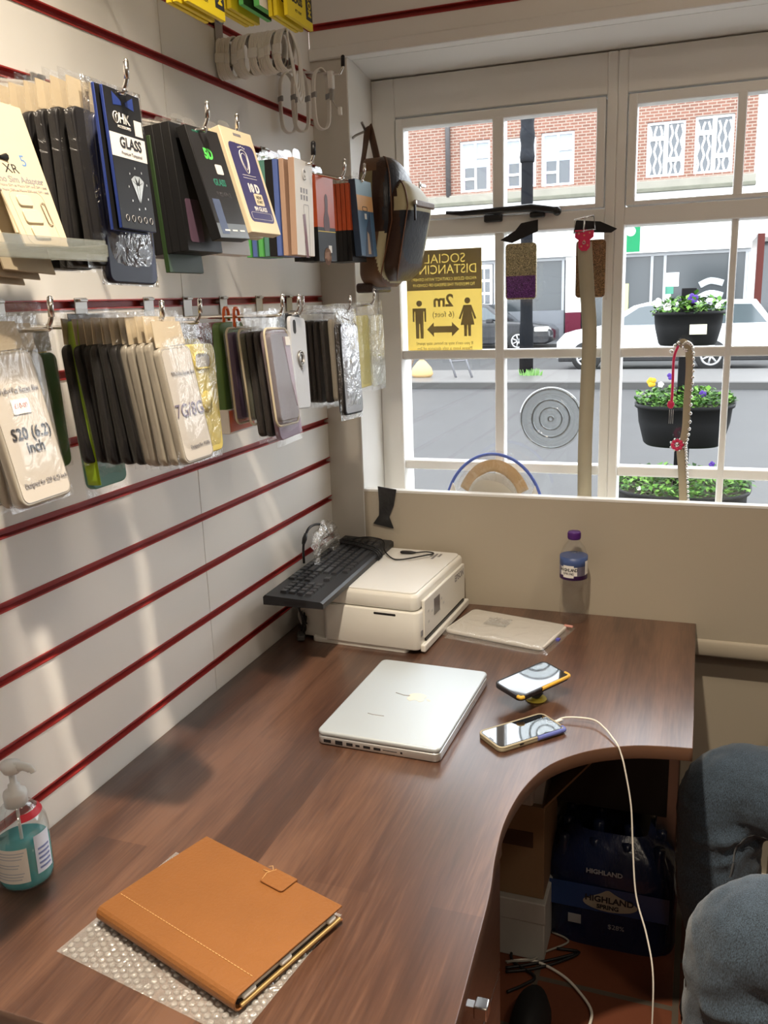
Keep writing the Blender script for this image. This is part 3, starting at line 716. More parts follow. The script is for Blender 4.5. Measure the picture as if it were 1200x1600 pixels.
def bagmesh(w_, h_, t_, seed, nu=14, nv=22, amp=.0016, m_=crinkle, top=.0):
    b = mb(m_)
    for s_ in (1, -1):
        def fn(u, v):
            e = min(1, 5*min(u, 1-u))*min(1, 5*min(v, 1-v)+.0)
            n_ = noise.noise(Vector((u*3+seed, v*6, s_*3)))*amp+noise.noise(Vector((u*8+seed, v*13, s_*7)))*amp*.5
            return Vector((s_*(t_/2*e)+n_*min(1, e+.35), (u-.5)*w_+.0015*noise.noise(Vector((v*7, seed, u*2))), top-v*h_))
        b.grid(fn, nu, nv)
    return b
_proto = {}
def case_pack(key, case_m, w_=.074, h_=.150, t_=.009, header=cream_card, hh=.030, hook_h=.010, detail=None, bag=True, insert=None, bagm=crinkle, cam_hole=False, seed=1):
    """prototype: bag of clear film, header, the case inside; origin at the hook"""
    t = bpy.data.objects.new('phone_case_pack', None); COL.objects.link(t); t.empty_display_size = .03
    zt = -.020 if header else -.012
    c = mb(case_m)
    c.prism(rrect(w_, h_, .011, 5, 0, zt-h_/2), -t_/2, t_/2, 'x', .0022); c.build('phone_case', t)
    if header:
        mb(header).prism([(-w_*.42, .012), (w_*.44, .010), (w_*.46, zt+.002), (-w_*.45, zt)], -.0006, .0006, 'x').build('header_card', t)
    if insert:
        mb(insert).prism(rrect(w_-.008, h_-.008, .008, 5, 0, zt-h_/2), t_/2, t_/2+.0006, 'x').build('insert_card', t)
    if bag:
        bagmesh(w_+.014, h_+.040, t_+.011, seed, m_=bagm, top=.018).build('clear_bag', t)
    if detail: detail(t, w_, h_, t_, zt)
    return t
def put(proto, first, x, y, z, lean, yaw, roll, label, cat, group=None, sc=None):
    o = proto if first else copy_tree(proto)
    o.location = (x, y, z); o.rotation_euler = (math.radians(roll), -math.radians(lean), math.radians(yaw))
    tag(o, label, cat, group); return o
R_ = random.Random(21)
# plastics of the cases
def cmat(n, c, r=.45, **k): return mat(n, c, r, **k)
c_blk = cmat('case_matt_black', (.012, .011, .012), .5, spec=.3); c_clr = cmat('case_clear', (.44, .40, .33), .22, alpha=.72, bump=(14, .3))
c_dk = cmat('case_charcoal', (.030, .026, .025), .4, spec=.35); c_teal = cmat('case_teal', (.10, .29, .22), .4); c_grn = cmat('case_lime', (.38, .62, .02), .45)
c_gr2 = cmat('case_green', (.10, .19, .05), .4); c_red = cmat('case_dark_red', (.26, .03, .025), .4); c_pur = cmat('case_purple', (.075, .035, .11), .35)
c_lil = cmat('case_lilac', (.33, .24, .33), .4); c_yel = cmat('case_yellow', (.72, .58, .11), .35); c_gold = cmat('case_gold', (.42, .25, .06), .35)
c_wht = cmat('case_white', (.60, .62, .66), .3); c_navy = cmat('case_navy', (.02, .025, .06), .35); c_grey = cmat('case_grey', (.16, .16, .18), .2)
c_pale = cmat('case_pale_yellow', (.70, .62, .22), .35); c_amb = cmat('case_amber', (.60, .42, .03), .4)
frost = cmat('insert_white', (.52, .475, .415), .45); 
def nocam(*a): pass
def holes(t, w_, h_, t_, zt):   # camera cut-out and button bump
    mb(blackm).prism(rrect(.014, .026, .006, 4, -w_/2+.016, zt-.022), t_/2+.0001, t_/2+.0006, 'x').build('camera_hole', t)
ZU, ZL = 1.810, 1.510
# ---------- lower row hooks
HK = [(.745, .245, 1.484, 'nearest hook of the lower row, carrying clear cases'), (.930, .255, 1.478, 'lower row hook carrying the black, green and clear cases'),
      (1.099, .205, 1.480, 'lower row hook carrying the yellow cases'), (1.272, .250, 1.484, 'lower row hook with the curved dark end in front of the purple clamshell'),
      (1.392, .222, 1.484, 'lower row hook carrying the white ring case'), (1.668, .206, 1.481, 'lower row hook in front of the dark cases by the corner'),
      (1.812, .205, 1.494, 'last lower row hook beside the corner carrying pale cases'), (1.52, .17, 1.482, 'lower row hook half hidden behind the white ring case')]
for y, L, zt, l in HK: hook(y, ZL, L, zt, 'chrome '+l)
# group A: clear cases, nearest
def s20(t, w_, h_, t_, zt):
    X = t_/2+.0014; ic = [c for c in t.children if c.name.startswith('insert')][0]
    text('Fully+Pet Resist film', .0085, greyink, ic, (X, .004, zt-.040), sx=.82); text('S20 (6.2)', .0165, ink, ic, (X, .003, zt-.084), bold=.0002); text('inch', .0160, ink, ic, (X, .003, zt-.099), bold=.0002)
    text('Designed for S20 (6.2) inch', .0066, greyink, ic, (X, .003, zt-.135), sx=.9)
    st = mb(white_card).box((X-.0004, -.014, zt-.064), (X+.0002, .012, zt-.049)).build('price_sticker', ic)
    text('£10-00', .007, mat('pink_ink', (.5, .2, .2), .5), st, (X+.0004, -.001, zt-.056))
    mb(mat('red_spot', (.7, .03, .05), .4)).box((X, -w_/2+.004, zt-.022), (X+.0006, -w_/2+.012, zt-.016), .001).build('red_tab', ic)
p = case_pack('s20', c_clr, .080, .156, .010, insert=frost, detail=s20, seed=4); put(p, True, .216, .695, 1.483, 12, 3, 0, 'front cream case pack with bold lettering and a price sticker at the left edge', 'phone case pack')
p = case_pack('clr', c_clr, .078, .162, .010, insert=None, seed=9)
for k in range(7): put(p, k == 0, .200-.018*k, .735+R_.uniform(-.004, .004), 1.480, 4+R_.uniform(-2, 2), R_.uniform(-3, 3), R_.uniform(-2, 2), 'clear phone case pack, '+(ORD[k+1]+' one' if k else 'first one')+' behind the pack with the price sticker', 'phone case pack', 'clear cases at the left edge')
p = case_pack('gold', c_gold, .078, .166, .010, seed=2); put(p, True, .07, .80, 1.487, 1, 0, 0, 'gold edged phone case hanging low behind the clear cases at the left edge', 'phone case pack')
# group B: green, teal, black, then clear up to the 7G/8G pack
def strap(t, w_, h_, t_, zt):
    q = mb(c_grn).tube(smooth([(.004, -w_/2+.006, .002), (.006, -w_/2-.001, -.03), (.006, -w_/2-.003, -.09), (.003, -w_/2-.002, -.15), (0, -w_/2+.002, -.205)], 5), .0105, 10, flat=.22, upv=(0, 1, 0)); q.build('neon_strap', t)
p = case_pack('armband', c_dk, .082, .155, .010, header=blackm, detail=strap, seed=6); put(p, True, .138, .938, 1.486, 4, 0, 0, 'black sports armband with neon green strap, in a clear bag', 'armband')
p = case_pack('amber', c_amb, .085, .14, .012, header=None, seed=3); put(p, True, .045, .915, 1.497, 2, 0, 0, 'amber yellow phone case close to the wall behind the green armband', 'phone case pack')
p = case_pack('lime', c_gr2, .078, .15, .009, seed=3); put(p, True, .082, .895, 1.470, 2, 0, 0, 'green phone case just left of the neon armband', 'phone case pack')
p = case_pack('teal', c_teal, .076, .188, .011, seed=8, header=None); put(p, True, .120, .948, 1.470, 4, 0, 0, 'teal phone case hanging low behind the black cases', 'phone case pack')
p = case_pack('blk', c_blk, .078, .150, .010, detail=None, seed=12)
for k in range(6): put(p, k == 0, .210-.0145*k, .925+R_.uniform(-.003, .003), 1.480, 6+R_.uniform(-2, 2), R_.uniform(-3, 3), R_.uniform(-2, 2), 'black phone case pack in the lower row, '+(ORD[k+1]+' one' if k else 'first one')+' left of the clear packs', 'phone case pack', 'black cases left of the clear ones')
p = case_pack('clr2', c_clr, .076, .152, .010, seed=15)
for k in range(4): put(p, k == 0, .252-.011*k, .928+R_.uniform(-.003, .003), 1.480, 8+R_.uniform(-2, 2), R_.uniform(-4, 2), R_.uniform(-2, 2), 'clear phone case pack, '+(ORD[k+1]+' one' if k else 'first one')+' behind the front pack with large thin lettering', 'phone case pack', 'clear cases behind the large thin lettering')
def g78(t, w_, h_, t_, zt):
    X = t_/2+.0014; ic = [c for c in t.children if c.name.startswith('insert')][0]
    text('TPU+Pet Resist film', .0078, greyink, ic, (X, .003, zt-.034), sx=.82); text('7G/8G', .0235, mat('violet_ink', (.16, .13, .20), .5), ic, (X, .0, zt-.080)); text('Designed for 7G/8G', .0062, greyink, ic, (X, .006, zt-.125), sx=.9)
p = case_pack('g78', c_clr, .072, .145, .010, insert=frost, detail=g78, hh=.04, seed=18); put(p, True, .262, .930, 1.474, 9.5, 1, 0, 'clear phone case pack with large thin lettering, hanging in front of the yellow case', 'phone case pack')
# yellow
def yel_d(t, w_, h_, t_, zt):
    q = mb(c_yel); q.tube([(t_/2+.0005, y, z) for y, z in rrect(.046, .022, .008, 5, 0, zt-.024)], .0018, 6, closed=True); q.m(mat('lens_hole', (.55, .52, .46), .5)).prism(rrect(.042, .018, .007, 5, 0, zt-.024), t_/2, t_/2+.0005, 'x'); q.build('camera_hole', t)
    q = mb(c_yel); q.lathe([(0, .002), (.013, .002), (.0145, 0), (.0160, -.0005)], (t_/2+.001, .0, zt-.083), 28, BX.to_3x3()); q.build('ring_grip', t)
p = case_pack('yel', c_yel, .080, .158, .012, header=None, detail=yel_d, seed=21, bagm=film('thin_film', gl=.05, milk=.02, bscale=30)); put(p, True, .198, 1.098, 1.461, 2, 3, -1.5, 'yellow phone case with camera window and round grip in the lower row', 'phone case pack')
for k in range(2): put(copy_tree(p), True, .175-.02*k, 1.097, 1.468, 3, 0, 0, 'yellow phone case with round grip, %s behind the front yellow one' % ('directly' if k == 0 else 'second'), 'phone case pack', 'yellow cases')
# clamshells on the fourth hook
shell_rim = mat('shell_rim', (.66, .58, .42), .3, alpha=.8)
def clam(key, cm, w_=.080, h_=.150, t_=.016, second=None, sticker=False, seed=1):
    t = bpy.data.objects.new('clamshell_case_pack', None); COL.objects.link(t); t.empty_display_size = .03
    zt = -.022
    q = mb(shell_rim).tube([(0, y, z) for y, z in rrect(w_+.004, h_+.004, .012, 5, 0, zt-h_/2)], .0020, 6, closed=True)
    q.m(stiff).prism(rrect(w_, h_, .011, 5, 0, zt-h_/2), -t_/2, t_/2, 'x', .003); q.build('clear_shell', t)
    mb(cm).prism(rrect(w_-.010, h_-.010, .010, 5, 0, zt-h_/2), -t_/2+.002, t_/2-.002, 'x', .002).build('phone_case', t)
    if second: mb(second).prism([(w_/2-.030, zt-.012), (w_/2-.008, zt-.012), (w_/2-.008, zt-h_+.03), (w_/2-.010, zt-h_+.025), (w_/2-.020, zt-h_*.55)], t_/2-.0018, t_/2-.0010, 'x').build('case_inner_panel', t)
    if sticker: mb(white_card).box((t_/2+.0002, w_/2-.026, zt-.026), (t_/2+.0007, w_/2-.010, zt-.012)).build('price_sticker', t)
    mb(crinkle).prism([(-.012, .012), (.012, .012), (.02, zt+.004), (-.02, zt+.004)], -.0004, .0004, 'x').build('hang_tab', t)
    return t
p = clam('pur', mat('clam_grey_purple', (.17, .15, .18), .25), second=c_lil, sticker=True); put(p, True, .236, 1.270, 1.483, 6, 1, -2, 'clear clamshell pack holding a grey lilac phone case with a price sticker', 'phone case pack')
p = case_pack('lil', c_lil, .080, .178, .009, header=None, seed=5); put(p, True, .226, 1.284, 1.474, 5, -2, 2, 'lilac phone case hanging just behind the grey lilac clamshell', 'phone case pack')
p = case_pack('blk4', c_dk, .078, .170, .010, header=None, seed=31)
for k in range(2): put(p, k == 0, .214-.013*k, 1.282, 1.472, 4, 0, 1-k, 'dark phone case in a clear bag, %s behind the lilac case' % ('directly' if k == 0 else 'second'), 'phone case pack', 'dark cases behind the lilac one')
p = clam('grn', cmat('case_olive', (.05, .055, .035), .4)); put(p, True, .186, 1.280, 1.484, 4, 0, 1, 'clear clamshell pack holding a dark olive phone case', 'phone case pack')
p = clam('pur2', c_pur); put(p, True, .166, 1.278, 1.486, 3, 0, 0, 'clear clamshell pack holding a dark purple phone case with orange hook tab', 'phone case pack')
mb(mat('orange_tab', (.75, .13, .02), .4)).tube(smooth([(0, -.012, -.02), (0, -.008, .008), (0, .004, .008), (0, .006, -.01)], 4), .0028, 6).build('orange_tab', p)
def boxd(t, w_, h_, t_, zt):
    q = mb(white_card).box((-t_/2-.004, -w_/2-.002, zt-h_-.004), (t_/2+.004, w_/2+.002, zt-h_+.036), .0006); q.build('box_base', t)
    mb(mat('orange_card', (.72, .17, .08), .5)).box((t_/2+.0042, -w_/2, zt-h_-.001), (t_/2+.0047, w_/2, zt-h_+.034)).build('orange_label', t)
    text('i-Mono', .015, greyink, t, (t_/2+.0052, 0, zt-h_+.020), bold=.0003)
p = case_pack('grn2', c_gr2, .082, .176, .014, header=None, detail=boxd, bag=False, seed=2); put(p, True, .145, 1.282, 1.487, 1, 0, 0, 'green phone case in a card box with orange base label', 'phone case pack')
mb(mat('orange_tab', (.75, .13, .02), .4)).tube(smooth([(0, -.012, -.02), (0, -.008, .008), (0, .004, .008), (0, .006, -.01)], 4), .0028, 6).build('orange_tab', p)
p = case_pack('red', c_red, .082, .172, .010, header=None, bag=False); put(p, True, .115, 1.279, 1.487, 1, 0, 0, 'dark red phone case box beside the yellow case', 'phone case pack')
# white ring case
def ringd(t, w_, h_, t_, zt):
    q = mb(steel); zc = zt-.072
    for r_, rr in ((.0125, .0018), (.0085, .0012)): q.tube([(t_/2+.002, r_*math.cos(a), zc+r_*math.sin(a)) for a in [2*PI*i/24 for i in range(24)]], rr, 6, closed=True, upv=(1, 0, 0))
    q.lathe([(0, .001), (.0075, .001), (.008, 0)], (t_/2, 0, zc), 20, BX.to_3x3()); q.tube([(t_/2+.002, 0, zc-.013), (t_/2+.002, 0, zc-.020)], .0015, 6); q.build('finger_ring', t)
    mb(blackm).prism(rrect(.012, .024, .006, 5, -.018, zt-.018), t_/2+.0001, t_/2+.0007, 'x').build('camera_hole', t)
p = case_pack('ring', c_wht, .074, .160, .007, header=None, detail=ringd, bag=False); put(p, True, .210, 1.406, 1.490, 3, 4, -5, 'pale grey phone case with a metal finger ring on its back', 'phone case')
p = case_pack('blkwide', c_blk, .076, .160, .010, header=None, bag=False); put(p, True, .200, 1.396, 1.497, 2, 0, 0, 'black phone case directly behind the pale grey ring case', 'phone case')
# dark and clear packs near the corner
p = case_pack('dk2', c_dk, .080, .165, .009, header=None, seed=41)
for k in range(5): put(p, k == 0, .165-.013*k, 1.655+R_.uniform(-.003, .003), 1.478, 2+R_.uniform(-2, 2), R_.uniform(-3, 3), R_.uniform(-1, 1), 'charcoal phone case pack near the corner, '+(ORD[k+1]+' one' if k else 'first one')+' left of the clear packs', 'phone case pack', 'charcoal cases near the corner')
p = case_pack('clr3', c_clr, .080, .165, .010, header=None, seed=43)
for k in range(2): put(p, k == 0, .190-.012*k, 1.662, 1.480, 2, R_.uniform(-3, 3), 0, 'clear phone case pack near the corner, %s behind the shiny black pack' % ('directly' if k == 0 else 'second'), 'phone case pack', 'clear cases near the corner')
p = case_pack('blk5', c_blk, .082, .182, .014, header=None, insert=mat('shiny_insert', (.42, .42, .44), .15, metal=.5, bump=(20, .6)), seed=47, bagm=film('shiny_film', gl=.22, milk=.05, bscale=25, bstr=1)); put(p, True, .204, 1.650, 1.470, 2.5, -5, -1.5, 'black phone case in a shiny bag at the right end of the lower row', 'phone case pack')
p = case_pack('pale', c_pale, .078, .155, .009, header=None, seed=51); put(p, True, .180, 1.795, 1.483, 2, 0, 0, 'pale yellow edged phone case behind the shiny black pack by the pillar', 'phone case pack')
p = case_pack('vclr', film('very_clear', tint=(.95, .95, .88), gl=.06, milk=.12, bscale=20), .078, .155, .008, header=None, seed=53); put(p, True, .200, 1.835, 1.483, 1, 0, 0, 'almost invisible clear case pack on the last hook by the window', 'phone case pack')
text('Designed', .006, mat('olive_ink', (.35, .36, .12), .5), p, (.006, 0, -.10))

# ---------- upper row
for y, L, zt, cap, l in ((.893, .262, 1.738, None, 'carrying the black and blue glass packs'), (1.063, .262, 1.726, None, 'carrying the tall black boxes'), (1.200, .230, 1.738, None, 'carrying the cream and purple box'),
                    (1.405, .258, 1.727, 'b', 'with black cap above the white box'), (1.56, .250, 1.722, None, 'behind the orange boxes'), (1.735, .222, 1.738, None, 'in front of the blue box')):
    hook(y, ZU, L, zt, 'upper row chrome hook '+l, cap)
def box_pack(key, face, side, w_, h_, t_, tab=True, detail=None, r=.0008):
    t = bpy.data.objects.new('screen_protector_box', None); COL.objects.link(t); t.empty_display_size = .03
    z1 = -.004
    b = mb(side); b.box((-t_/2, -w_/2, z1-h_), (t_/2, w_/2, z1), r); b.m(face).box((t_/2-.0002, -w_/2+.0006, z1-h_+.0006), (t_/2+.0004, w_/2-.0006, z1-.0006)); b.build('box_body', t)
    if tab: mb(stiff).prism([(-.016, .010), (-.010, .014), (.010, .014), (.016, .010), (.018, z1-.004), (-.018, z1-.004)], -t_/2-.0007, -t_/2-.0001, 'x').build('hang_tab', t)
    if detail: detail(t, w_, h_, t_, z1)
    return t
b_blk = cmat('card_black', (.012, .012, .013), .42, spec=.3); b_blue = cmat('card_blue', (.016, .04, .22), .4); b_cream = cmat('card_cream', (.78, .66, .45), .45)
b_ind = cmat('card_indigo', (.055, .05, .16), .3); b_grn = cmat('card_dark_green', (.018, .045, .010), .5); b_or = cmat('card_orange', (.46, .075, .02), .4)
b_sky = cmat('card_slate_blue', (.07, .14, .23), .3); b_lgrn = cmat('card_green', (.11, .48, .12), .4); b_tealc = cmat('card_teal', (.10, .27, .22), .4); b_per = cmat('card_periwinkle', (.10, .16, .45), .4)
b_pink = cmat('card_tan', (.50, .33, .24), .45)
# black bagged cases behind the blue glass pack
p = case_pack('ublk', c_blk, .085, .172, .012, seed=61)
for k in range(6): put(p, k == 0, .208-.0185*k, .893+R_.uniform(-.003, .003), 1.742, 3+R_.uniform(-2, 2), R_.uniform(-3, 3), R_.uniform(-2, 2), 'black phone case pack in the upper row, '+(ORD[k+1]+' one' if k else 'first one')+' left of the navy case', 'phone case pack', 'black cases in the upper row')
p = case_pack('unavy', c_navy, .088, .188, .012, seed=65, bagm=film('shiny_film', gl=.22)); put(p, True, .220, .925, 1.738, 2, -4, -2, 'navy phone case in a shiny bag directly behind the glass pack with a diamond', 'phone case pack')
mb(mat('hole_grey', (.35, .33, .30), .6)).lathe([(0, .0002), (.007, .0002)], (.0068, -.028, -.040), 20, BX.to_3x3()).build('camera_hole', p)
def hkd(t, w_, h_, t_, z1):
    X = t_/2+.0008
    mb(white_card).box((X-.0004, -w_/2+.0006, z1-.073), (X, w_/2-.0006, z1-.048)).build('white_band', t)
    text('GLASS', .0160, ink, t, (X+.0002, .004, z1-.057), sx=.95, bold=.0004); text('Premium Tempered', .0050, greyink, t, (X+.0002, .004, z1-.068))
    text('HK', .0150, white_card, t, (X, -.002, z1-.031), bold=.0003); text('ACCESSORIES', .0042, white_card, t, (X, -.004, z1-.040))
    q = mb(white_card).tube([(X, -.018+.0052*math.cos(a), z1-.031+.0060*math.sin(a)) for a in [2*PI*i/18 for i in range(18)]], .0006, 5, closed=True); q.tube([(X, -.018, z1-.036), (X, -.018, z1-.028), (X, -.015, z1-.027)], .0006, 5); q.build('round_emblem', t)
    q = mb(b_blue)
    for s_ in (-1, 1): q.prism([(s_*.003+.0, z1-.012), (s_*.020, z1-.004), (s_*.020, z1-.018), (s_*.004, z1-.016)], X-.0002, X, 'x')
    q.build('hang_hole_wings', t)
    mb(white_card).box((X-.0003, w_/2-.018, z1-.045), (X+.0001, w_/2-.003, z1-.028)).build('price_sticker', t)
    dm = mat('diamond_silver', (.45, .46, .44), .25, metal=.6); q = mb(dm); c = (.008, z1-.103)
    tri = [[(-.015, .008), (-.006, .013), (-.004, .004)], [(-.006, .013), (.006, .013), (0, .005)], [(.006, .013), (.015, .008), (.004, .004)], [(-.015, .008), (-.004, .003), (-.001, -.018)], [(.015, .008), (.004, .003), (.001, -.018)], [(-.003, .002), (.003, .002), (0, -.017)]]
    for T_ in tri: q.prism([(c[0]+a*.86, c[1]+b_*.95) for a, b_ in T_], X-.0001, X+.0002, 'x')
    for k in range(9):
        a = 2*PI*k/9+.3; yy, zz = c[0]+.019*math.cos(a), c[1]-.002+.023*math.sin(a); q.box((X-.0001, yy-.0008, zz-.0012), (X+.0002, yy+.0008, zz+.0012))
    q.build('diamond_picture', t)
    q = mb(mat('icon_grey', (.35, .35, .36), .5))
    for k in range(5): q.tube([(X, -.022+k*.012+.003*math.cos(a), z1-.139+.0035*math.sin(a)) for a in [2*PI*i/10 for i in range(10)]], .0005, 4, closed=True)
    q.build('icon_row', t)
p = box_pack('hk', b_blk, b_blue, .070, .151, .004, tab=False, detail=hkd); put(p, True, .249, .898, 1.744, 3.5, 2, -1, 'flat black glass pack with white lettering band and diamond picture', 'screen protector pack')
p = box_pack('hk2', b_blk, b_blue, .070, .155, .004, tab=False); put(p, True, .242, .893, 1.746, 3, 2, -1, 'blue edged glass pack directly behind the one with the diamond picture', 'screen protector pack')
# dark green edge box and tall black boxes
p = box_pack('dg', b_grn, b_grn, .086, .172, .006, tab=False); put(p, True, .196, 1.068, 1.722, 4, 0, 0, 'dark green box at the left of the tall black boxes', 'screen protector box')
p = box_pack('bb', b_blk, b_blk, .088, .160, .012)
for k in range(6): put(p, k == 0, .222-.0125*k, 1.070, 1.736-(.001*k), 5, 0, 0, 'plain black screen protector box, '+(ORD[k+1]+' one' if k else 'first one')+' behind the one with the green badge', 'screen protector box', 'plain black boxes in the upper row')
mb(mat('phone_photo', (.10, .06, .09), .3)).prism(rrect(.034, .055, .004, 4, -.018, -.125), .0066, .0070, 'x').build('phone_picture', p)
def d5(t, w_, h_, t_, z1):
    X = t_/2+.0005; g = mat('neon_green', (.12, .75, .12), .4); dg = mat('dark_teal_ink', (.03, .20, .13), .4)
    text('5D', .0185, g, t, (X, -.004, z1-0.0348), bold=.0009); text('GLASS', .0120, dg, t, (X, .004, z1-0.0713), bold=.0004); text('FULL FACE', .0085, mat('dim_ink', (.055, .05, .055), .4), t, (X, .006, z1-0.0870))
    mb(white_card).prism(rrect(.019, .013, .002, 3, .014, z1-0.0531), X, X+.0004, 'x').build('price_sticker', t)
    mb(mat('screen_blue', (.09, .12, .21), .25)).box((X-.0002, -w_/2+.010, z1-h_+.006), (X+.0001, -w_/2+.030, z1-h_+.052)).build('phone_picture', t)
    mb(mat('slate_foot', (.16, .19, .23), .25)).box((X-.0003, -w_/2+.001, z1-h_+.001), (X-.00005, w_/2-.001, z1-h_+.020)).build('grey_foot', t)
    q = mb(white_card)
    for k in range(3): q.box((X, -.024+k*.022, z1-h_+.010), (X+.0002, -.010+k*.022, z1-h_+.012))
    q.build('white_marks', t)
    text('TEMPERED', .004, dg, t, (X, -w_/2+.012, z1-0.0070), align='LEFT')
p = box_pack('d5', mat('card_black_face', (.022, .022, .024), .28), b_blk, .087, .146, .014, detail=d5); put(p, True, .238, 1.076, 1.732, 14.5, 2, 2, 'black screen protector box with neon green badge, leaning outwards', 'screen protector box')
def d10(t, w_, h_, t_, z1):
    X = t_/2+.0005
    s_ = mb(b_ind).prism(rrect(w_-.018, h_-.036, .009, 5, .001, z1-h_/2-.002), X-.0002, X+.0001, 'x').build('indigo_panel', t); X += .0002
    mb(b_cream).prism(rrect(.030, .005, .002, 3, .001, z1-0.0181), X-.0001, X+.0001, 'x').build('panel_notch', s_)
    q = mb(white_card); sh = smooth([(0, 0, .016), (0, .012, .011), (0, .011, -.006), (0, 0, -.018), (0, -.011, -.006), (0, -.012, .011)], 4, True)
    q.tube([(X, v.y*.85, v.z+z1-0.0453) for v in sh], .0008, 5, closed=True); q.tube([(X, v.y*.62, v.z*.7+z1-0.0453) for v in sh], .0005, 5, closed=True)
    for k in range(5): q.box((X-.0002, -.010+k*.0045, z1-0.0272+.001*(2-abs(k-2))), (X+.0002, -.008+k*.0045, z1-0.0253+.001*(2-abs(k-2))))
    for k in range(2): q.box((X-.0002, -.02, z1-0.0665-k*.004), (X+.0001, .02, z1-0.0659-k*.004))
    q.build('shield_emblem', s_)
    text('10 D', .0165, white_card, s_, (X, .001, z1-0.0851), bold=.0009); bx = mb(b_cream).prism(rrect(.026, .017, .002, 3, .008, z1-0.1005), X-.0002, X+.0001, 'x').build('cream_badge', s_)
    text('NEW', .007, ink, s_, (X+.0002, .008, z1-0.0977)); text('START', .006, ink, s_, (X+.0002, .008, z1-0.1041)); text('9H GLASS', .0088, white_card, s_, (X, .004, z1-0.1149), bold=.0002)
    q = mb(white_card).tube([(X, y, z) for y, z in rrect(w_-.030, .010, .003, 4, .002, z1-0.1249)], .0003, 4, closed=True); q.build('outline', s_)
    mb(greyink).box((X-.0003, -.011, z1-0.0095), (X, .011, z1-0.0059)).build('top_slot', t)
p = box_pack('d10', b_cream, b_cream, .092, .150, .014, detail=d10); put(p, True, .228, 1.186, 1.748, 15.5, 0, .5, 'cream box with an indigo panel and shield emblem, leaning outwards', 'screen protector box')
p = box_pack('d10b', b_cream, b_cream, .092, .150, .012); put(p, True, .210, 1.182, 1.747, 12, 0, 1, 'cream box directly behind the one with the shield emblem', 'screen protector box')
p = box_pack('wbb', white_card, white_card, .086, .165, .010)
for k in range(2): put(p, k == 0, .200-.012*k, 1.19, 1.742, 6, 0, 0, 'white screen protector box, %s behind the two cream boxes' % ('directly' if k == 0 else 'second'), 'screen protector box', 'white boxes behind the cream ones')
# fourth hook: coloured edges and the white box
Ys, Xs = 1.394, .237
for k, (fm, sm_, l) in enumerate(((b_pink, b_pink, 'brown edged'), (b_per, b_per, 'periwinkle blue edged'), (b_blk, b_blk, 'wide black edged'), (b_tealc, b_tealc, 'muted teal edged'), (b_lgrn, b_lgrn, 'bright green edged'), (b_tealc, b_per, 'blue topped'), (b_lgrn, b_lgrn, 'lime edged'))):
    p = box_pack('col%d' % k, fm, sm_, .076, .152, (.0085 if k != 2 else .014)); put(p, True, Xs-.014-.0115*k, Ys, 1.735, 0, 0, 0, l+' screen protector box, number %s behind the white box' % ['one', 'two', 'three', 'four', 'five', 'six', 'seven'][k], 'screen protector box')
def wd_(t, w_, h_, t_, z1):
    X = t_/2+.0005
    q = mb(mat('logo_silver', (.60, .60, .62), .3)).tube([(X, .008*math.cos(a)*.8, z1-.022+.008*math.sin(a)) for a in [.5+5.2*i/16 for i in range(17)]], .0016, 6); q.tube([(X, .001, z1-.024), (X, .006, z1-.024), (X, .006, z1-.030)], .0014, 6); q.build('round_logo', t)
    q = mb(greyink)
    for r_ in range(2):
        for c_ in range(3): q.box((X-.0001, -.017+c_*.012, z1-.052-r_*.011), (X+.0001, -.010+c_*.012, z1-.044-r_*.011))
    q.build('picture_squares', t)
    mb(mat('dark_red_phone', (.17, .05, .055), .3)).box((X, -.0055, -.035), (X+.0004, .0055, .035), 0, Matrix.Translation((0, .000, z1-.120)) @ Matrix.Rotation(math.radians(9), 4, 'X')).build('phone_picture', t)
    q = mb(greyink).tube([(X, y, z) for y, z in rrect(.022, .085, .003, 3, .006, z1-.112)], .0004, 4, closed=True); q.build('phone_outline', t)
p = box_pack('wh', white_card, b_pink, .079, .152, .011, detail=wd_); put(p, True, .240, 1.394, 1.735, -1, 3, 0, 'white screen protector box with a dark red phone picture', 'screen protector box')
# orange boxes
def face2(top, bot, frac):
    def d(t, w_, h_, t_, z1):
        mb(bot).box((-t_/2-.0003, -w_/2-.0003, z1-h_-.0003), (t_/2+.0006, w_/2+.0003, z1-h_*frac)).build('dark_lower_band', t)
    return d
def ord_(t, w_, h_, t_, z1):
    face2(0, b_blk, .60)(t, w_, h_, t_, z1); X = t_/2+.0009
    q = mb(mat('figure_dark', (.09, .03, .03), .5)); q.prism([(v.x, v.y) for v in smooth([(-.010, z1-.095, 0), (-.012, z1-.075, 0), (-.006, z1-.062, 0), (-.004, z1-.050, 0), (-.004, z1-.038, 0), (.002, z1-.030, 0), (.009, z1-.036, 0), (.009, z1-.052, 0), (.008, z1-.062, 0), (.013, z1-.075, 0), (.012, z1-.095, 0)], 3, True)], X-.0004, X-.0001, 'x'); q.build('figure_picture', t)
    mb(mat('amber_glow_print', (.72, .25, .06), .5)).lathe([(0, .0001), (.020, .0001)], (X-.0007, .004, z1-.035), 24, BX.to_3x3()).build('sun_picture', t)
    mb(mat('yellow_line', (.7, .5, .05), .5)).box((X-.0001, -w_/2, z1-.098), (X+.0001, w_/2, z1-.0965)).build('yellow_line', t)
    mb(white_card).box((X-.0001, .004, z1-.135), (X+.0002, .018, z1-.122)).build('price_sticker', t)
    q = mb(mat('hand_tan', (.55, .30, .18), .5)).lathe([(0, .0003), (.016, .0003)], (X, -.002, z1-.142), 16, Matrix.Diagonal((1, 1, 1)) @ BX.to_3x3()); q.build('hand_picture', t)
p = box_pack('or', b_or, b_or, .079, .150, .010, detail=ord_); put(p, True, .204, 1.563, 1.731, 0, -1, 1, 'orange screen protector box with a dark figure on it', 'screen protector box')
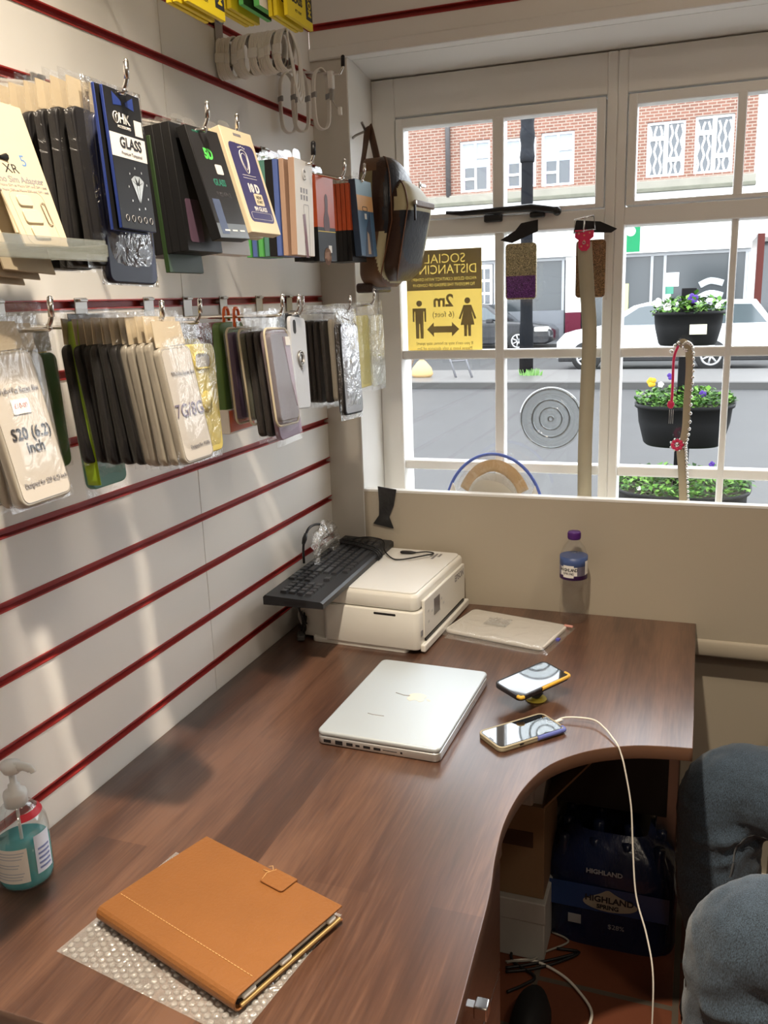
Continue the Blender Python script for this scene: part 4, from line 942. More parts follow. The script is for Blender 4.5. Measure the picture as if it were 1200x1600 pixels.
p = box_pack('orp', b_or, b_or, .079, .150, .008, detail=face2(0, b_blk, .60))
for k in range(4): put(p, k == 0, .192-.010*k, 1.560, 1.731, 1, 0, 0, 'orange and black screen protector box, '+(ORD[k+1]+' one' if k else 'first one')+' behind the one with the dark figure', 'screen protector box', 'orange boxes behind the dark figure')
for k in range(6): put(copy_tree(p), True, .200-.0098*k, 1.735, 1.735, 1, 0, 0, 'orange and black screen protector box, '+(ORD[k+1]+' one' if k else 'first one')+' behind the blue seaside box', 'screen protector box', 'orange boxes behind the blue one')
def bld(t, w_, h_, t_, z1):
    X = t_/2+.0005
    mb(mat('sunset_print', (.66, .36, .14), .5)).box((X-.0002, -w_/2+.001, z1-.060), (X, w_/2-.001, z1-.030)).build('sunset_band', t)
    mb(mat('sky_print', (.28, .42, .50), .5)).box((X-.0002, -w_/2+.001, z1-.030), (X, w_/2-.001, z1-.001)).build('sky_band', t)
    q = mb(mat('pier_print', (.03, .05, .09), .5)); q.prism([(-.020, z1-.150), (.020, z1-.150), (.018, z1-.060), (.010, z1-.075), (-.004, z1-.095), (-.012, z1-.120)], X, X+.0003, 'x'); q.build('figure_picture', t)
    mb(mat('tan_print', (.38, .26, .16), .5)).prism([(-.006, z1-.145), (.008, z1-.145), (.006, z1-.105), (-.002, z1-.100)], X+.0002, X+.0005, 'x').build('tan_shape', t)
    mb(ink).tube([(X, y, z) for y, z in rrect(.022, .008, .002, 3, -.004, z1-.056)], .0008, 4, closed=True).build('top_slot', t)
    mb(white_card).box((X, -.008, z1-.076), (X+.0003, .002, z1-.065)).build('price_sticker', t)
p = box_pack('bl', b_sky, mat('card_navy', (.03, .05, .09), .4), .080, .149, .014, detail=bld); put(p, True, .210, 1.743, 1.743, 3.5, -3, .5, 'slate blue screen protector box with a sunset print beside the backpack', 'screen protector box')

# shelf with SIM adapter cards at the left edge
t = thing('acrylic_shelf', 'clear acrylic shelf holding cream cards at the left edge of the upper row', 'shelf', (0, 0, 0))
ac = mat('acrylic', (.30, .32, .28), .10, alpha=.42, spec=.8)
mb(ac).box((.002, .60, 1.560), (.262, .822, 1.566), .001).build('shelf_plate', t)
mb(ac).box((.262, .60, 1.552), (.267, .822, 1.574), .001).build('shelf_lip', t)
mb(ac).box((.002, .822, 1.557), (.266, .826, 1.570), .001).build('end_plate', t)
def simc(t, w_, h_, t_, z1):
    X = t_/2+.0004
    text('XR', .0135, ink, t, (X, -.004, z1-0.0224), BX, sx=1.1); text('Nano Sim Adapter', .0095, greyink, t, (X, -.002, z1-0.0336), bold=.0002)
    for k in range(2): text('use Nano SIM as Micro SIM and SIM card', .0042, greyink, t, (X, .0, z1-0.0400-k*.005))
    text('5', .017, mat('blue_pen', (.10, .22, .45), .5), t, (X, .018, z1-0.0128))
    q = mb(mat('blister', (.66, .60, .46), .2, alpha=.8))
    for k, (yy, s_) in enumerate(((-.006, .8), (-.004, 1), (-.002, .95))): q.prism(rrect(.024*s_, .014*s_, .003, 3, yy, z1-0.0560-k*.0165), X-.0001, X+.0018, 'x', .0006)
    q.build('sim_blisters', t)
    q = mb(mat('card_line', (.35, .28, .2), .5)); q.tube([(X, y, z) for y, z in rrect(.046, .056, .008, 4, 0, z1-0.0736)], .0003, 4, closed=True); q.tube([(X+.001, y, z) for y, z in rrect(.006, .024, .003, 4, .018, z1-0.0688)], .0006, 4, closed=True); q.build('outline', t)
    q = mb(b_blk); q.tube([(X, -.030, z1-0.0104), (X, -.02, z1-0.0088), (X, -.012, z1-0.0112), (X, -.004, z1-0.0104)], [.002, .004, .002, .004], 8); q.build('hang_slot', t)
p = box_pack('sim', cream_card, cream_card, .062, .104, .0016, tab=False, detail=simc); put(p, True, .215, .742, 1.665, 21, -2, 2, 'cream SIM adapter card with three blisters standing in front on the clear shelf', 'card pack')
p = box_pack('simb', cream_card, cream_card, .068, .146, .0016, tab=False)
for k, (x, z_) in enumerate(((.196, 1.714), (.186, 1.68), (.176, 1.675), (.166, 1.67))): put(p, k == 0, x, .757-.012*k, z_, 21, -3, -4, 'plain cream card, %s behind the SIM adapter card on the clear shelf' % ['directly', 'second', 'third', 'fourth'][k], 'card pack', 'cream cards on the shelf')

# ---------- top of the picture: yellow packs, cables
for y, L, zt, cap, z0, l in ((1.146, .25, 2.075, None, 2.11, 'top row hook carrying the yellow packs at the left'), (1.43, .25, 2.13, None, 2.21, 'top row hook carrying yellow and green packs'), (1.579, .150, 1.982, 'b', 2.01, 'hook with black cap carrying white coiled cables'), (1.823, .150, 1.964, 'b', 2.01, 'hook with black cap carrying flat looped cables by the pillar')):
    hook(y, z0, L, zt, 'chrome '+l, cap)
b_yel = cmat('card_yellow', (.72, .56, .015), .4)
def yd(t, w_, h_, t_, z1):
    X = t_/2+.0005
    mb(ink).box((X-.0002, w_/2-.026, z1-h_+.012), (X, w_/2-.001, z1)).build('black_strip', t)
    text('GLASS', .015, ink, t, (X, -.012, z1-h_+.030), bold=.0006); text('PET FILM', .006, ink, t, (X, -.008, z1-h_+.014))
    text('MOTO', .015, b_yel, t, (X+.0003, w_/2-.012, z1-h_+.040), bold=.0004, spin=PI/2)
p = box_pack('y1', b_yel, b_yel, .098, .185, .006, detail=yd); put(p, True, .222, 1.146, 2.078, 1, 0, 0, 'yellow pack at the top edge left of the coiled cables', 'screen protector pack')
for k in range(2): put(copy_tree(p), True, .205-.010*k, 1.146, 2.080, 1, 0, 0, 'yellow pack, %s behind the left yellow pack at the top edge' % ('directly' if k == 0 else 'second'), 'screen protector pack', 'yellow packs at the top left')
p2 = copy_tree(p); put(p2, True, .232, 1.430, 2.135, 1, 0, 0, 'yellow pack with black side strip at the top edge near the corner', 'screen protector pack')
for k in range(2): put(copy_tree(p), True, .216-.009*k, 1.425, 2.135, 1, 0, 0, 'yellow pack, %s behind the yellow pack near the corner' % ('directly' if k == 0 else 'second'), 'screen protector pack', 'yellow packs near the corner')
p = box_pack('wg', white_card, b_lgrn, .096, .175, .010); put(p, True, .190, 1.40, 2.135, 3, 0, 0, 'white pack with a green edge between the yellow packs', 'screen protector pack')
p = box_pack('gg', b_grn, b_lgrn, .096, .175, .008); put(p, True, .174, 1.385, 2.135, 2, 0, 0, 'green edged pack between the yellow packs', 'screen protector pack')
for k in range(3):
    p = box_pack('yy%d' % k, b_yel, b_yel, .096, .178, .007); put(p, True, .158-.010*k, 1.38, 2.134, 1, 0, 0, 'plain yellow pack, %s left of the green edged pack' % ['first', 'second', 'third'][k], 'screen protector pack', 'plain yellow packs')
coil = mat('coil_white', (.82, .79, .73), .4)
for k in range(8):
    t = thing('coiled_cable', 'coiled white charging cable, %s from the wall on the upper hook' % ['first', 'second', 'third', 'fourth', 'fifth', 'sixth', 'seventh', 'eighth'][k], 'cable', (.012+.018*k, 1.579, 1.984), group='coiled cables on the upper hook')
    t.rotation_euler = (R_.uniform(-.12, .12), 0, R_.uniform(-.5, .1))
    q = mb(coil)
    for j in range(6):
        aa = .0225+.001*R_.random()-.0012*j*.3; bb = .034+.002*R_.random(); x0 = (j-2.5)*.0026
        q.tube([(x0+.0012*math.sin(3*a+j), aa*math.sin(a), -.033+bb*math.cos(a)) for a in [2*PI*i/22 for i in range(22)]], .0017, 6, closed=True)
    q.build('coil', t); mb(white_pl).box((-.010, -.024, -.045), (.010, -.018, -.028), .002).build('plug', t); mb(greyink).box((-.004, .016, -.055), (.006, .024, -.040), .002).build('cable_tie', t)
t = thing('coiled_cable', 'loosely coiled white cable hanging down at the tip of the upper hook', 'cable', (.150, 1.575, 1.984))
q = mb(coil)
for j in range(4): q.tube(smooth([(0, -.005+.004*j, .002), (.004, .020+.003*j, -.03), (.002, .028+.006*j, -.075-.008*j), (0, .018+.003*j, -.095-.006*j), (-.002, .004+.003*j, -.05), (0, -.010, -.01)], 4, True), .0017, 6, closed=True)
q.build('coil', t)
for k, x in enumerate((.022, .052, .100)):
    t = thing('looped_cable', 'flat white cable loop on the lower cable hook, %s from the wall' % ['first', 'second', 'third'][k], 'cable', (x, 1.823, 1.975), (0, 0, math.radians(-38)), group='looped cables by the pillar')
    q = mb(coil)
    for j in range(5): q.tube(smooth([(j*.0028-.006, -.016, -.02), (j*.0028-.006, 0, .003), (j*.0028-.006, .016, -.02), (j*.0028-.006, .017, -.09), (j*.0028-.006, .009, -.113), (j*.0028-.006, -.009, -.113), (j*.0028-.006, -.017, -.09)], 4, True), .0017, 6, closed=True)
    q.build('loop', t)
    for s_ in (-1, 1): mb(mat('tie_grey', (.3, .3, .3), .5)).box((-.009, s_*.017-.0025, -.055), (.009, s_*.017+.0025, -.044), .001).build('cable_tie', t)
t = thing('plug_adapter', 'small white adapter with a short silver lead on the lower cable hook beside the tip', 'adapter', (.124, 1.823, 1.966))
q = mb(white_pl).box((-.006, -.007, -.030), (.006, .007, .004), .002); q.build('body', t); q = mb(steel).box((-.003, -.004, -.052), (.003, .004, -.030)).tube(smooth([(0, 0, -.05), (.006, .004, -.062), (.014, .006, -.072)], 3), .0015, 6); q.m(white_pl).box((.012, .0, -.082), (.020, .008, -.066), .001); q.build('lead', t)

# ================================================================ BACKPACK
t = thing('sling_backpack', 'small brown, cream and navy patchwork leather backpack hanging by its strap beside the window', 'backpack', (.160, 1.895, 1.530), (0, 0, math.radians(-6))); t.scale = (.80, .95, .96)
db = mat('leather_dark_brown', (.045, .022, .014), .35, bump=(120, .25)); mbw = mat('leather_brown', (.14, .07, .035), .45, bump=(120, .2)); crl = mat('leather_cream', (.50, .45, .28), .45, bump=(90, .1)); nv = mat('leather_navy', (.022, .026, .036), .28, bump=(100, .25)); olv = mat('leather_olive', (.26, .23, .12), .5)
def bagbody(b, x0f, x1f, wf, zs, matf, n=72):
    rings = []
    for z in zs:
        x0, x1, w_ = x0f(z), x1f(z), wf(z); ring = []
        for k in range(n):
            a = 2*PI*k/n; ca, sa = math.cos(a), math.sin(a); e = .62
            ring.append(b.bm.verts.new(((x0+x1)/2+(x1-x0)/2*math.copysign(abs(ca)**e, ca), w_/2*math.copysign(abs(sa)**e, sa), z)))
        rings.append((ring, z))
    for (A_, za), (B_, zb) in zip(rings, rings[1:]):
        for k in range(n):
            c = (A_[k-1].co+A_[k].co+B_[k].co+B_[k-1].co)/4
            b.m(matf(c)); b._f([A_[k-1], A_[k], B_[k], B_[k-1]], True)
    b.m(matf(rings[0][0][0].co)); b._f(rings[0][0][::-1]); b.m(matf(rings[-1][0][0].co)); b._f(rings[-1][0])
H_ = .285
def env(u): return max(.05, (1-max(0, (u-.55)/.45)**2.6)**.5)*max(.25, (1-max(0, (.12-u)/.12)**2.2*.6))
zs = [H_*i/72 for i in range(73)]
def mf(c):
    u = c.z/H_; x = c.x
    if x < .072: return mbw if u < .45 or u > .88 else olv
    if x > .104 and u > .40: return nv
    return crl if (u < .42 and x > .078+.06*abs(u-.22)) else (mbw if u < .42 else db)
b = MB(); bagbody(b, lambda z: .012+.012*(1-env(z/H_))*0, lambda z: .012+.125*(.45+.55*env(z/H_)) if z > .14 else .012+.125*(.60+.40*z/.14), lambda z: .165*env(z/H_), zs, mf)
body_ = b.build('bag_body', t)
def mf2(c): return crl if (c.z > .160 and c.x > .135) or (c.y > .045 and c.x > .15) else (db if c.x < .148 else nv)
b = MB(); zs2 = [.012+.223*i/60 for i in range(61)]
def e2(z): u = (z-.012)/.223; return max(.06, (1-max(0, (u-.6)/.4)**2.4)**.5)*max(.3, (1-max(0, (.15-u)/.15)**2*.5))
bagbody(b, lambda z: .085, lambda z: .098+.085*e2(z)*(.42+.58*min(1, z/.17)), lambda z: .150*e2(z), zs2, mf2)
pk = b.build('front_pocket', t)
q = mb(mat('piping_tan', (.16, .07, .035), .5))
def outline(xf, wf, zs_, s_): return [(xf(z), s_*wf(z)/2*.93, z) for z in zs_]
q.tube(outline(lambda z: .012+.125*(.45+.55*env(z/H_))*.92 if z > .14 else .012+.125*(.60+.40*z/.14)*.92, lambda z: .165*env(z/H_), zs, -1), .0018, 6)
q.tube(outline(lambda z: .098+.085*e2(z)*(.42+.58*min(1, z/.17))*.86, lambda z: .150*e2(z), zs2, -1), .0018, 6); q.build('piping', t)
q = mb(mbw).box((.176, -.052, .168), (.186, .055, .182), .003); zp = q.build('pocket_zip', t)
q = mb(steel).box((.180, -.058, .172), (.188, -.050, .180), .001); q.m(black).box((.181, -.058, .138), (.186, -.052, .172), .001); q.build('zip_puller', zp)
q = mb(chrome).box((.178, -.018, .212), (.184, .010, .218), .001).box((.178, -.022, .208), (.182, -.018, .222), .001); q.build('badge', t)
q = mb(mat('strap_brown', (.10, .055, .035), .5))
q.tube(smooth([(.045, .01, .262), (.030, .02, .300), (.004, .045, .345), (-.006, .05, .362)], 5), .013, 10, flat=.15, upv=(.3, 1, 0)); q.tube(smooth([(.016, -.035, .23), (.006, -.010, .27), (-.006, .03, .32), (-.010, .05, .362)], 5), .013, 10, flat=.15, upv=(.3, 1, 0)); q.build('shoulder_strap', t)
mb(db).box((.0, -.06, -.012), (.05, .05, .01), .006).build('bottom_flap', t)
t = thing('wall_hook', 'small metal hook on the pillar that carries the backpack strap', 'hook', (.092, 1.93, 1.872))
mb(steel).tube(smooth([(-.002, .09, 0), (.02, .06, 0), (.050, .03, 0), (.060, .01, .0), (.060, -.008, .012)], 4), .003, 8).build('hook_arm', t)

# ================================================================ WINDOW ITEMS
# poster taped inside the glass, seen from behind
t = thing('distancing_poster', 'yellow and grey social distancing poster on the window seen from behind', 'poster', (.262, 2.172, 1.494))

PW, PH = .197, .252
def paper(name, col):
    M = bpy.data.materials.new(name); M.use_nodes = True; n = M.node_tree; b_ = n.nodes['Principled BSDF']; b_.inputs['Base Color'].default_value = (*col, 1); b_.inputs['Roughness'].default_value = .6
    tr = n.nodes.new('ShaderNodeBsdfTranslucent'); tr.inputs[0].default_value = (*col, 1); mx = n.nodes.new('ShaderNodeMixShader'); mx.inputs[0].default_value = .60
    n.links.new(b_.outputs[0], mx.inputs[1]); n.links.new(tr.outputs[0], mx.inputs[2]); n.links.new(mx.outputs[0], n.nodes['Material Output'].inputs[0]); return M
pyel = paper('poster_lettering', (.98, .86, .40)); py_, pg_ = paper('poster_yellow_paper', (.88, .76, .36)), paper('poster_grey_print', (.46, .42, .32))
sheet = mb(py_).box((-PW/2, -.0002, -PH/2), (PW/2, .0002, PH/2)).build('poster_sheet', t)
def mtext(s, size, m_, par, x, z, **k):
    o = text(s, size, m_, par, (0, 0, 0), BY, **k); o.matrix_local = Matrix.Translation((x, -.0009, z)) @ Matrix.Diagonal((-1, 1, 1, 1)) @ BY @ Matrix.Diagonal((k.get('sx', 1), 1, 1, 1)); return o
# the grey header is printed paper with the lettering left open, so the yellow sheet shows through it
cd_ = bpy.data.curves.new('grey_header', 'CURVE'); cd_.dimensions = '2D'; cd_.fill_mode = 'BOTH'; cd_.extrude = .00012; cd_.resolution_u = 3
sp0 = cd_.splines.new('POLY'); sp0.points.add(3); sp0.use_cyclic_u = True
for p_, (x_, z_) in zip(sp0.points, ((-PW/2+.001, PH/2-.098), (PW/2-.001, PH/2-.098), (PW/2-.001, PH/2-.001), (-PW/2+.001, PH/2-.001))): p_.co = (x_, z_, 0, 1)
for s_, size_, sx_, ox_, oz_, bold_ in (('SOCIAL', .0315, 1, .004, PH/2-.023, .0013), ('DISTANCING', .0315, .92, 0, PH/2-.049, .0013), ('AVOID CLOSE CONTACT WITH OTHERS', .0108, .86, 0, PH/2-.072, 0), ('TO PREVENT THE SPREAD OF COVID-19', .0108, .84, 0, PH/2-.086, 0)):
    tcv = bpy.data.curves.new('lettering', 'FONT'); tcv.body = s_; tcv.size = size_; tcv.align_x = 'CENTER'; tcv.align_y = 'CENTER'; tcv.offset = bold_
    to_ = bpy.data.objects.new('lettering', tcv); COL.objects.link(to_); dg_ = bpy.context.evaluated_depsgraph_get(); dg_.update()
    cv_ = to_.to_curve(dg_)
    for q_ in cv_.splines:
        ns_ = cd_.splines.new('BEZIER'); ns_.bezier_points.add(len(q_.bezier_points)-1); ns_.use_cyclic_u = True
        for a_, b_ in zip(ns_.bezier_points, q_.bezier_points):
            f_ = lambda v: Vector((ox_-v.x*sx_, oz_+v.y, 0))
            a_.handle_left_type = a_.handle_right_type = 'FREE'; a_.co = f_(b_.co); a_.handle_left = f_(b_.handle_left); a_.handle_right = f_(b_.handle_right)
    to_.to_curve_clear(); bpy.data.objects.remove(to_)
co_ = bpy.data.objects.new('grey_header', cd_); COL.objects.link(co_); dg_ = bpy.context.evaluated_depsgraph_get(); dg_.update()
hm_ = bpy.data.meshes.new_from_object(co_.evaluated_get(dg_)); bpy.data.objects.remove(co_)
hm_.materials.clear(); hm_.materials.append(pg_); hm_.transform(BY)
hb = bpy.data.objects.new('grey_header', hm_); COL.objects.link(hb); hb.parent = sheet; hb.location = (0, -.0005, 0)
mtext('2m', .042, pg_, sheet, -.002, .0, bold=.0012); mtext('(6 feet)', .020, pg_, sheet, -.002, -.033)
mtext("If you can't stay at home, stay apart!", .0115, pg_, sheet, 0, -PH/2+.021, sx=.9); mtext('Please keep a safe distance of 2m', .0115, pg_, sheet, 0, -PH/2+.008, sx=.95)
q = mb(pg_)
def yb(poly): q.prism(poly, -.0006, -.0003, 'y')
def disc(x, z, r): q.prism([(x+r*math.cos(a), z+r*math.sin(a)) for a in [2*PI*i/18 for i in range(18)]], -.0006, -.0003, 'y')
mx_, fx = -.066, .061
disc(mx_, -.004, .0075); yb([(mx_-.018, -.016), (mx_+.018, -.016), (mx_+.018, -.050), (mx_+.014, -.050), (mx_+.013, -.024), (mx_+.011, -.024), (mx_+.010, -.092), (mx_+.002, -.092), (mx_+.001, -.055), (mx_-.001, -.055), (mx_-.002, -.092), (mx_-.010, -.092), (mx_-.011, -.024), (mx_-.013, -.024), (mx_-.014, -.050), (mx_-.018, -.050)][::-1])
disc(fx, .000, .0075); yb([(fx-.010, -.011), (fx+.010, -.011), (fx+.023, -.044), (fx+.018, -.046), (fx+.010, -.024), (fx+.018, -.060), (fx+.009, -.060), (fx+.009, -.088), (fx+.002, -.088), (fx+.001, -.060), (fx-.001, -.060), (fx-.002, -.088), (fx-.009, -.088), (fx-.009, -.060), (fx-.018, -.060), (fx-.010, -.024), (fx-.018, -.046), (fx-.023, -.044)][::-1])
yb([(-.046, -.070), (-.028, -.052), (-.028, -.062), (.020, -.062), (.020, -.052), (.039, -.070), (.020, -.088), (.020, -.078), (-.028, -.078), (-.028, -.088)][::-1]); q.build('pictograms', sheet)

# window stay
t = thing('window_stay', 'black iron casement stay lying along the white transom', 'window stay', (.40, 2.135, 1.695))
q = mb(black); q.tube([(-.118, 0, .008), (-.08, 0, .004), (0, 0, .005), (.09, 0, .006), (.14, 0, -.002), (.152, 0, -.004)], [.004, .006, .007, .009, .008, .009], 10); q.ball((.150, 0, -.006), .010, 8); q.build('arm', t)
mb(black).box((-.025, .0, -.020), (.018, .018, -.003), .003).build('pivot_bracket', t); mb(black).box((.085, .0, -.016), (.12, .018, -.004), .003).build('pin_plate', t)
# glitter cases hanging by black tape
def glitter(name, col, sc=900):
    M = bpy.data.materials.new(name); M.use_nodes = True; n = M.node_tree; b_ = n.nodes['Principled BSDF']; tc = n.nodes.new('ShaderNodeTexCoord'); v = n.nodes.new('ShaderNodeTexVoronoi'); v.inputs['Scale'].default_value = sc; n.links.new(tc.outputs['Object'], v.inputs['Vector'])
    cr = n.nodes.new('ShaderNodeValToRGB'); cr.color_ramp.elements[0].color = (*[c*.35 for c in col], 1); cr.color_ramp.elements[1].color = (*[min(1, c*2.4) for c in col], 1); cr.color_ramp.elements[0].position = .35; cr.color_ramp.elements[1].position = .9
    n.links.new(v.outputs['Color'], cr.inputs[0]); n.links.new(cr.outputs[0], b_.inputs['Base Color']); b_.inputs['Metallic'].default_value = .6; b_.inputs['Roughness'].default_value = .3
    bp = n.nodes.new('ShaderNodeBump'); bp.inputs['Strength'].default_value = .7; bp.inputs['Distance'].default_value = .001; n.links.new(v.outputs['Distance'], bp.inputs['Height']); n.links.new(bp.outputs[0], b_.inputs['Normal']); return M
def gem(name, label, c, w_, h_, m1, m2, cut, tapepts):
    t = thing(name, label, 'phone case pack', c)
    q = mb(m1).prism(rrect(w_, h_, .009, 5), -.005, .005, 'y', .002); q.build('glitter_case', t)
    if m2: mb(m2).prism([(-w_/2+.004, -h_/2+.004), (w_/2-.002, -h_/2+.004), (w_/2-.002, cut), (-w_/2+.002, cut)], -.0062, -.0050, 'y').build('lower_half', t)
    bgm = bagmesh(w_+.010, h_+.014, .014, 77, m_=crinkle, top=h_/2+.008); bo_ = bgm.build('clear_bag', t); bo_.rotation_euler = (0, 0, -PI/2)
    mb(blackm).prism(tapepts, -.0035, -.0022, 'y').build('tape', t); return t
gem('glitter_case_pack', 'gold over purple glitter phone case in a clear bag taped to the transom', (.467, 2.130, 1.557), .074, .130, glitter('gold_glitter', (.40, .35, .21)), glitter('purple_glitter', (.17, .06, .26)), -.010, [(-.050, .074), (-.022, .066), (.040, .090), (.040, .116), (.000, .110), (-.014, .094)][::-1])
gem('glitter_case_pack', 'bronze glitter phone case in a clear bag behind the beige hanging belt', (.630, 2.130, 1.556), .068, .130, glitter('bronze_glitter', (.20, .11, .05)), None, 0, [(-.040, .083), (.045, .078), (.058, .086), (.020, .104), (-.035, .110)][::-1])
# beige strap with pink buckle
t = thing('pet_collar', 'long beige strap with pink buckle end hanging in front of the bronze glitter case', 'pet collar', (0, 0, 0))
strp = mat('strap_beige', (.46, .42, .31), .6)
cl = [at(913, 378, 1, 2.09), at(917, 450, 1, 2.085), at(921, 520, 1, 2.08), at(918, 600, 1, 2.08), at(914, 700, 1, 2.08), at(913, 800, 1, 2.08)]
b = mb(strp); sm_ = smooth(cl, 5)
for s0, s1 in zip(sm_, sm_[1:]):
    d_ = Vector((.0165, 0, 0)); b.quad([s0-d_, s0+d_, s1+d_, s1-d_], True)
    b.quad([s0-d_+Vector((0, .002, 0)), s1-d_+Vector((0, .002, 0)), s1+d_+Vector((0, .002, 0)), s0+d_+Vector((0, .002, 0))], True)
    for sg in (-1, 1): b.quad([s0+d_*sg, s0+d_*sg+Vector((0, .002, 0)), s1+d_*sg+Vector((0, .002, 0)), s1+d_*sg])
b.build('strap', t)
pk_ = mat('pink_leather', (.72, .035, .12), .4); c = at(913, 372, 1, 2.085)
q = mb(pk_).prism([(c.x+a, c.z+b_) for a, b_ in ((-.021, .018), (.021, .018), (.021, .002), (.013, -.004), (.013, -.020), (.006, -.028), (-.006, -.028), (-.013, -.020), (-.013, -.004), (-.021, .002))][::-1], 2.082, 2.086, 'y', .001)
pe = q.build('pink_end', t); q = mb(mat('star_tan', (.75, .42, .22), .5))
for a, b_ in ((-.012, .010), (.0, .006), (.012, .011), (.0, -.006), (-.006, -.018), (.008, -.016)): q.prism([(c.x+a+.0025*math.cos(x)*(1 if i % 2 else .5), c.z+b_+.0025*math.sin(x)*(1 if i % 2 else .5)) for i, x in enumerate([2*PI*k/10 for k in range(10)])][::-1], 2.0812, 2.082, 'y')
q.m(chrome).tube([(c.x+.003*math.cos(a), 2.081, c.z-.010+.003*math.sin(a)) for a in [2*PI*i/12 for i in range(12)]], .0012, 6, closed=True); q.build('stars_and_eyelet', pe)
q = mb(chrome).tube([Vector((c.x+a, 2.083, c.z+b_)) for a, b_ in ((-.024, .012), (-.022, .040), (.020, .047), (.024, .018))], .0022, 8, closed=True); q.tube([(c.x, 2.082, c.z+.043), (c.x-.001, 2.080, c.z+.012)], .0018, 6); q.build('buckle', t)
# studded collar
t = thing('studded_collar', 'pink and beige studded collar with a flower, hanging in front of the planters', 'pet collar', (0, 0, 0))
Y2 = 2.09
path = [at(1049, 638, 1, Y2), at(1051, 600, 1, Y2), at(1053, 560, 1, Y2), at(1060, 540, 1, Y2), at(1068, 535, 1, Y2), at(1076, 545, 1, Y2), at(1077, 580, 1, Y2), at(1074, 620, 1, Y2), at(1071, 670, 1, Y2), at(1065, 697, 1, Y2)]
q = mb(pk_).tube(smooth(path[:4], 5), .0030, 8); q.ball(at(1048, 632, 1, Y2), .008, 8, (1, .6, 1.2)); q.build('pink_tail', t)
b = mb(mat('collar_beige', (.40, .34, .24), .55)); b.tube(smooth(path[3:], 6), .0085, 10, flat=.25, upv=(0, 1, 0)); b.tube(smooth([at(1063, 700, 1, Y2), at(1066, 740, 1, Y2), at(1068, 800, 1, Y2)], 5), .0095, 10, flat=.25, upv=(0, 1, 0)); b.build('collar_band', t)
q = mb(chrome)
for v in smooth(path[3:], 4)[1:]: q.ball(v+Vector((.008, -.002, .0)), .0042, 5)
for v in smooth([at(1070, 700, 1, Y2), at(1072, 740, 1, Y2), at(1074, 790, 1, Y2)], 8): q.ball(v+Vector((.002, -.002, 0)), .0038, 5)
for k in range(5): q.ball(at(1049+k*6, 549-math.sin(k*.75)*13, 1, Y2-.002), .0045, 5)
q.build('studs', t)
q = mb(pk_); c = at(1058, 695, 1, Y2-.004)
for k in range(8):
    a = 2*PI*k/8; q.ball(c+Vector((.010*math.cos(a), 0, .010*math.sin(a))), .0045, 5, (1, .5, 1))
q.m(chrome).ball(c, .005, 6); 
for k in range(8): a = 2*PI*k/8+.4; q.ball(c+Vector((.015*math.cos(a), -.001, .014*math.sin(a))), .0025, 4)
q.build('flower_brooch', t)
q = mb(steel); 
for dx in (-.004, 0, .004): q.tube([at(1049, 640, 1, Y2)+Vector((dx, 0, 0)), at(1048, 662, 1, Y2)+Vector((dx, 0, 0))], .0006, 5)
q.build('clip', t)
v = path[4]; mb(steel).tube([v+Vector((0, 0, .004)), Vector((v.x, 2.125, v.z+.002)), Vector((v.x, 2.160, 1.366))], .0012, 6).build('hanging_wire', t)
# wrapped object in the display well
c0 = Vector((.408, 2.085, .88))
t = thing('wrapped_display_item', 'clear bag with blue rim and tan arc over a pale dome in the window', 'packed item', c0)
q = mb(mat('rim_blue', (.10, .16, .55), .5)).tube([(.125*math.cos(a), 0, .085+.155*math.sin(a)) for a in [PI*.10+PI*.80*i/24 for i in range(25)]], .0040, 8); q.build('blue_rim', t)
b = mb(mat('tan_card', (.55, .34, .13), .6))
b.grid(lambda u, v: Vector(((.100-.03*v)*math.cos(PI*.16+PI*.68*u), .006-.01*v, .085+(.140-.028*v)*math.sin(PI*.16+PI*.68*u))), 28, 4); ob = b.build('tan_arc', t); sd = ob.modifiers.new('s', 'SOLIDIFY'); sd.thickness = .004
mb(mat('pale_dome', (.52, .49, .42), .5)).ball((0, -.01, .125), .062, 14, (1.05, .5, 1.12)).build('grey_dome', t)
q = mb(white_card); 
for s_ in (-1, 1): q.prism([(s_*.118, .13), (s_*.105, .165), (s_*.06, .05), (s_*.075, .04)], -.004, .0, 'y')
q.build('side_straps', t)
b = mb(film('loose_film', gl=.12, milk=.12, bscale=22, bstr=1))
for s_ in (-1, 1): b.grid(lambda u, v: Vector(((u-.5)*.285*(1-.10*v), s_*.03*math.sin(PI*u)+.006*noise.noise(Vector((u*6, v*6, s_))), .0+v*(.235*math.sin(PI*(.14+.72*u))+.01))), 26, 20)
b.build('clear_bag', t)
# black tape over the panel edge
t = thing('black_tape_strip', 'strip of black tape stuck over the top of the cream panel above the printer', 'tape', (0, 0, 0))
Yt = 1.994
pl_ = [at(590, 760, 1, Yt), at(619, 765, 1, Yt), at(615, 790, 1, Yt), at(608, 808, 1, Yt), at(615, 826, 1, Yt), at(583, 818, 1, Yt), at(592, 805, 1, Yt), at(592, 785, 1, Yt)]
q = mb(mat('tape_black', (.012, .012, .013), .35, bump=(60, .6))).prism([(v.x, v.z) for v in pl_][::-1], Yt, Yt+.003, 'y', .0006); q.build('tape_ribbon', t)
b = mb(crinkle).grid(lambda u, v: at(580+45*u, 762+72*v, 1, Yt-.004+.003*noise.noise(Vector((u*5, v*6, 2)))), 12, 16); b.build('clear_wrap', t)
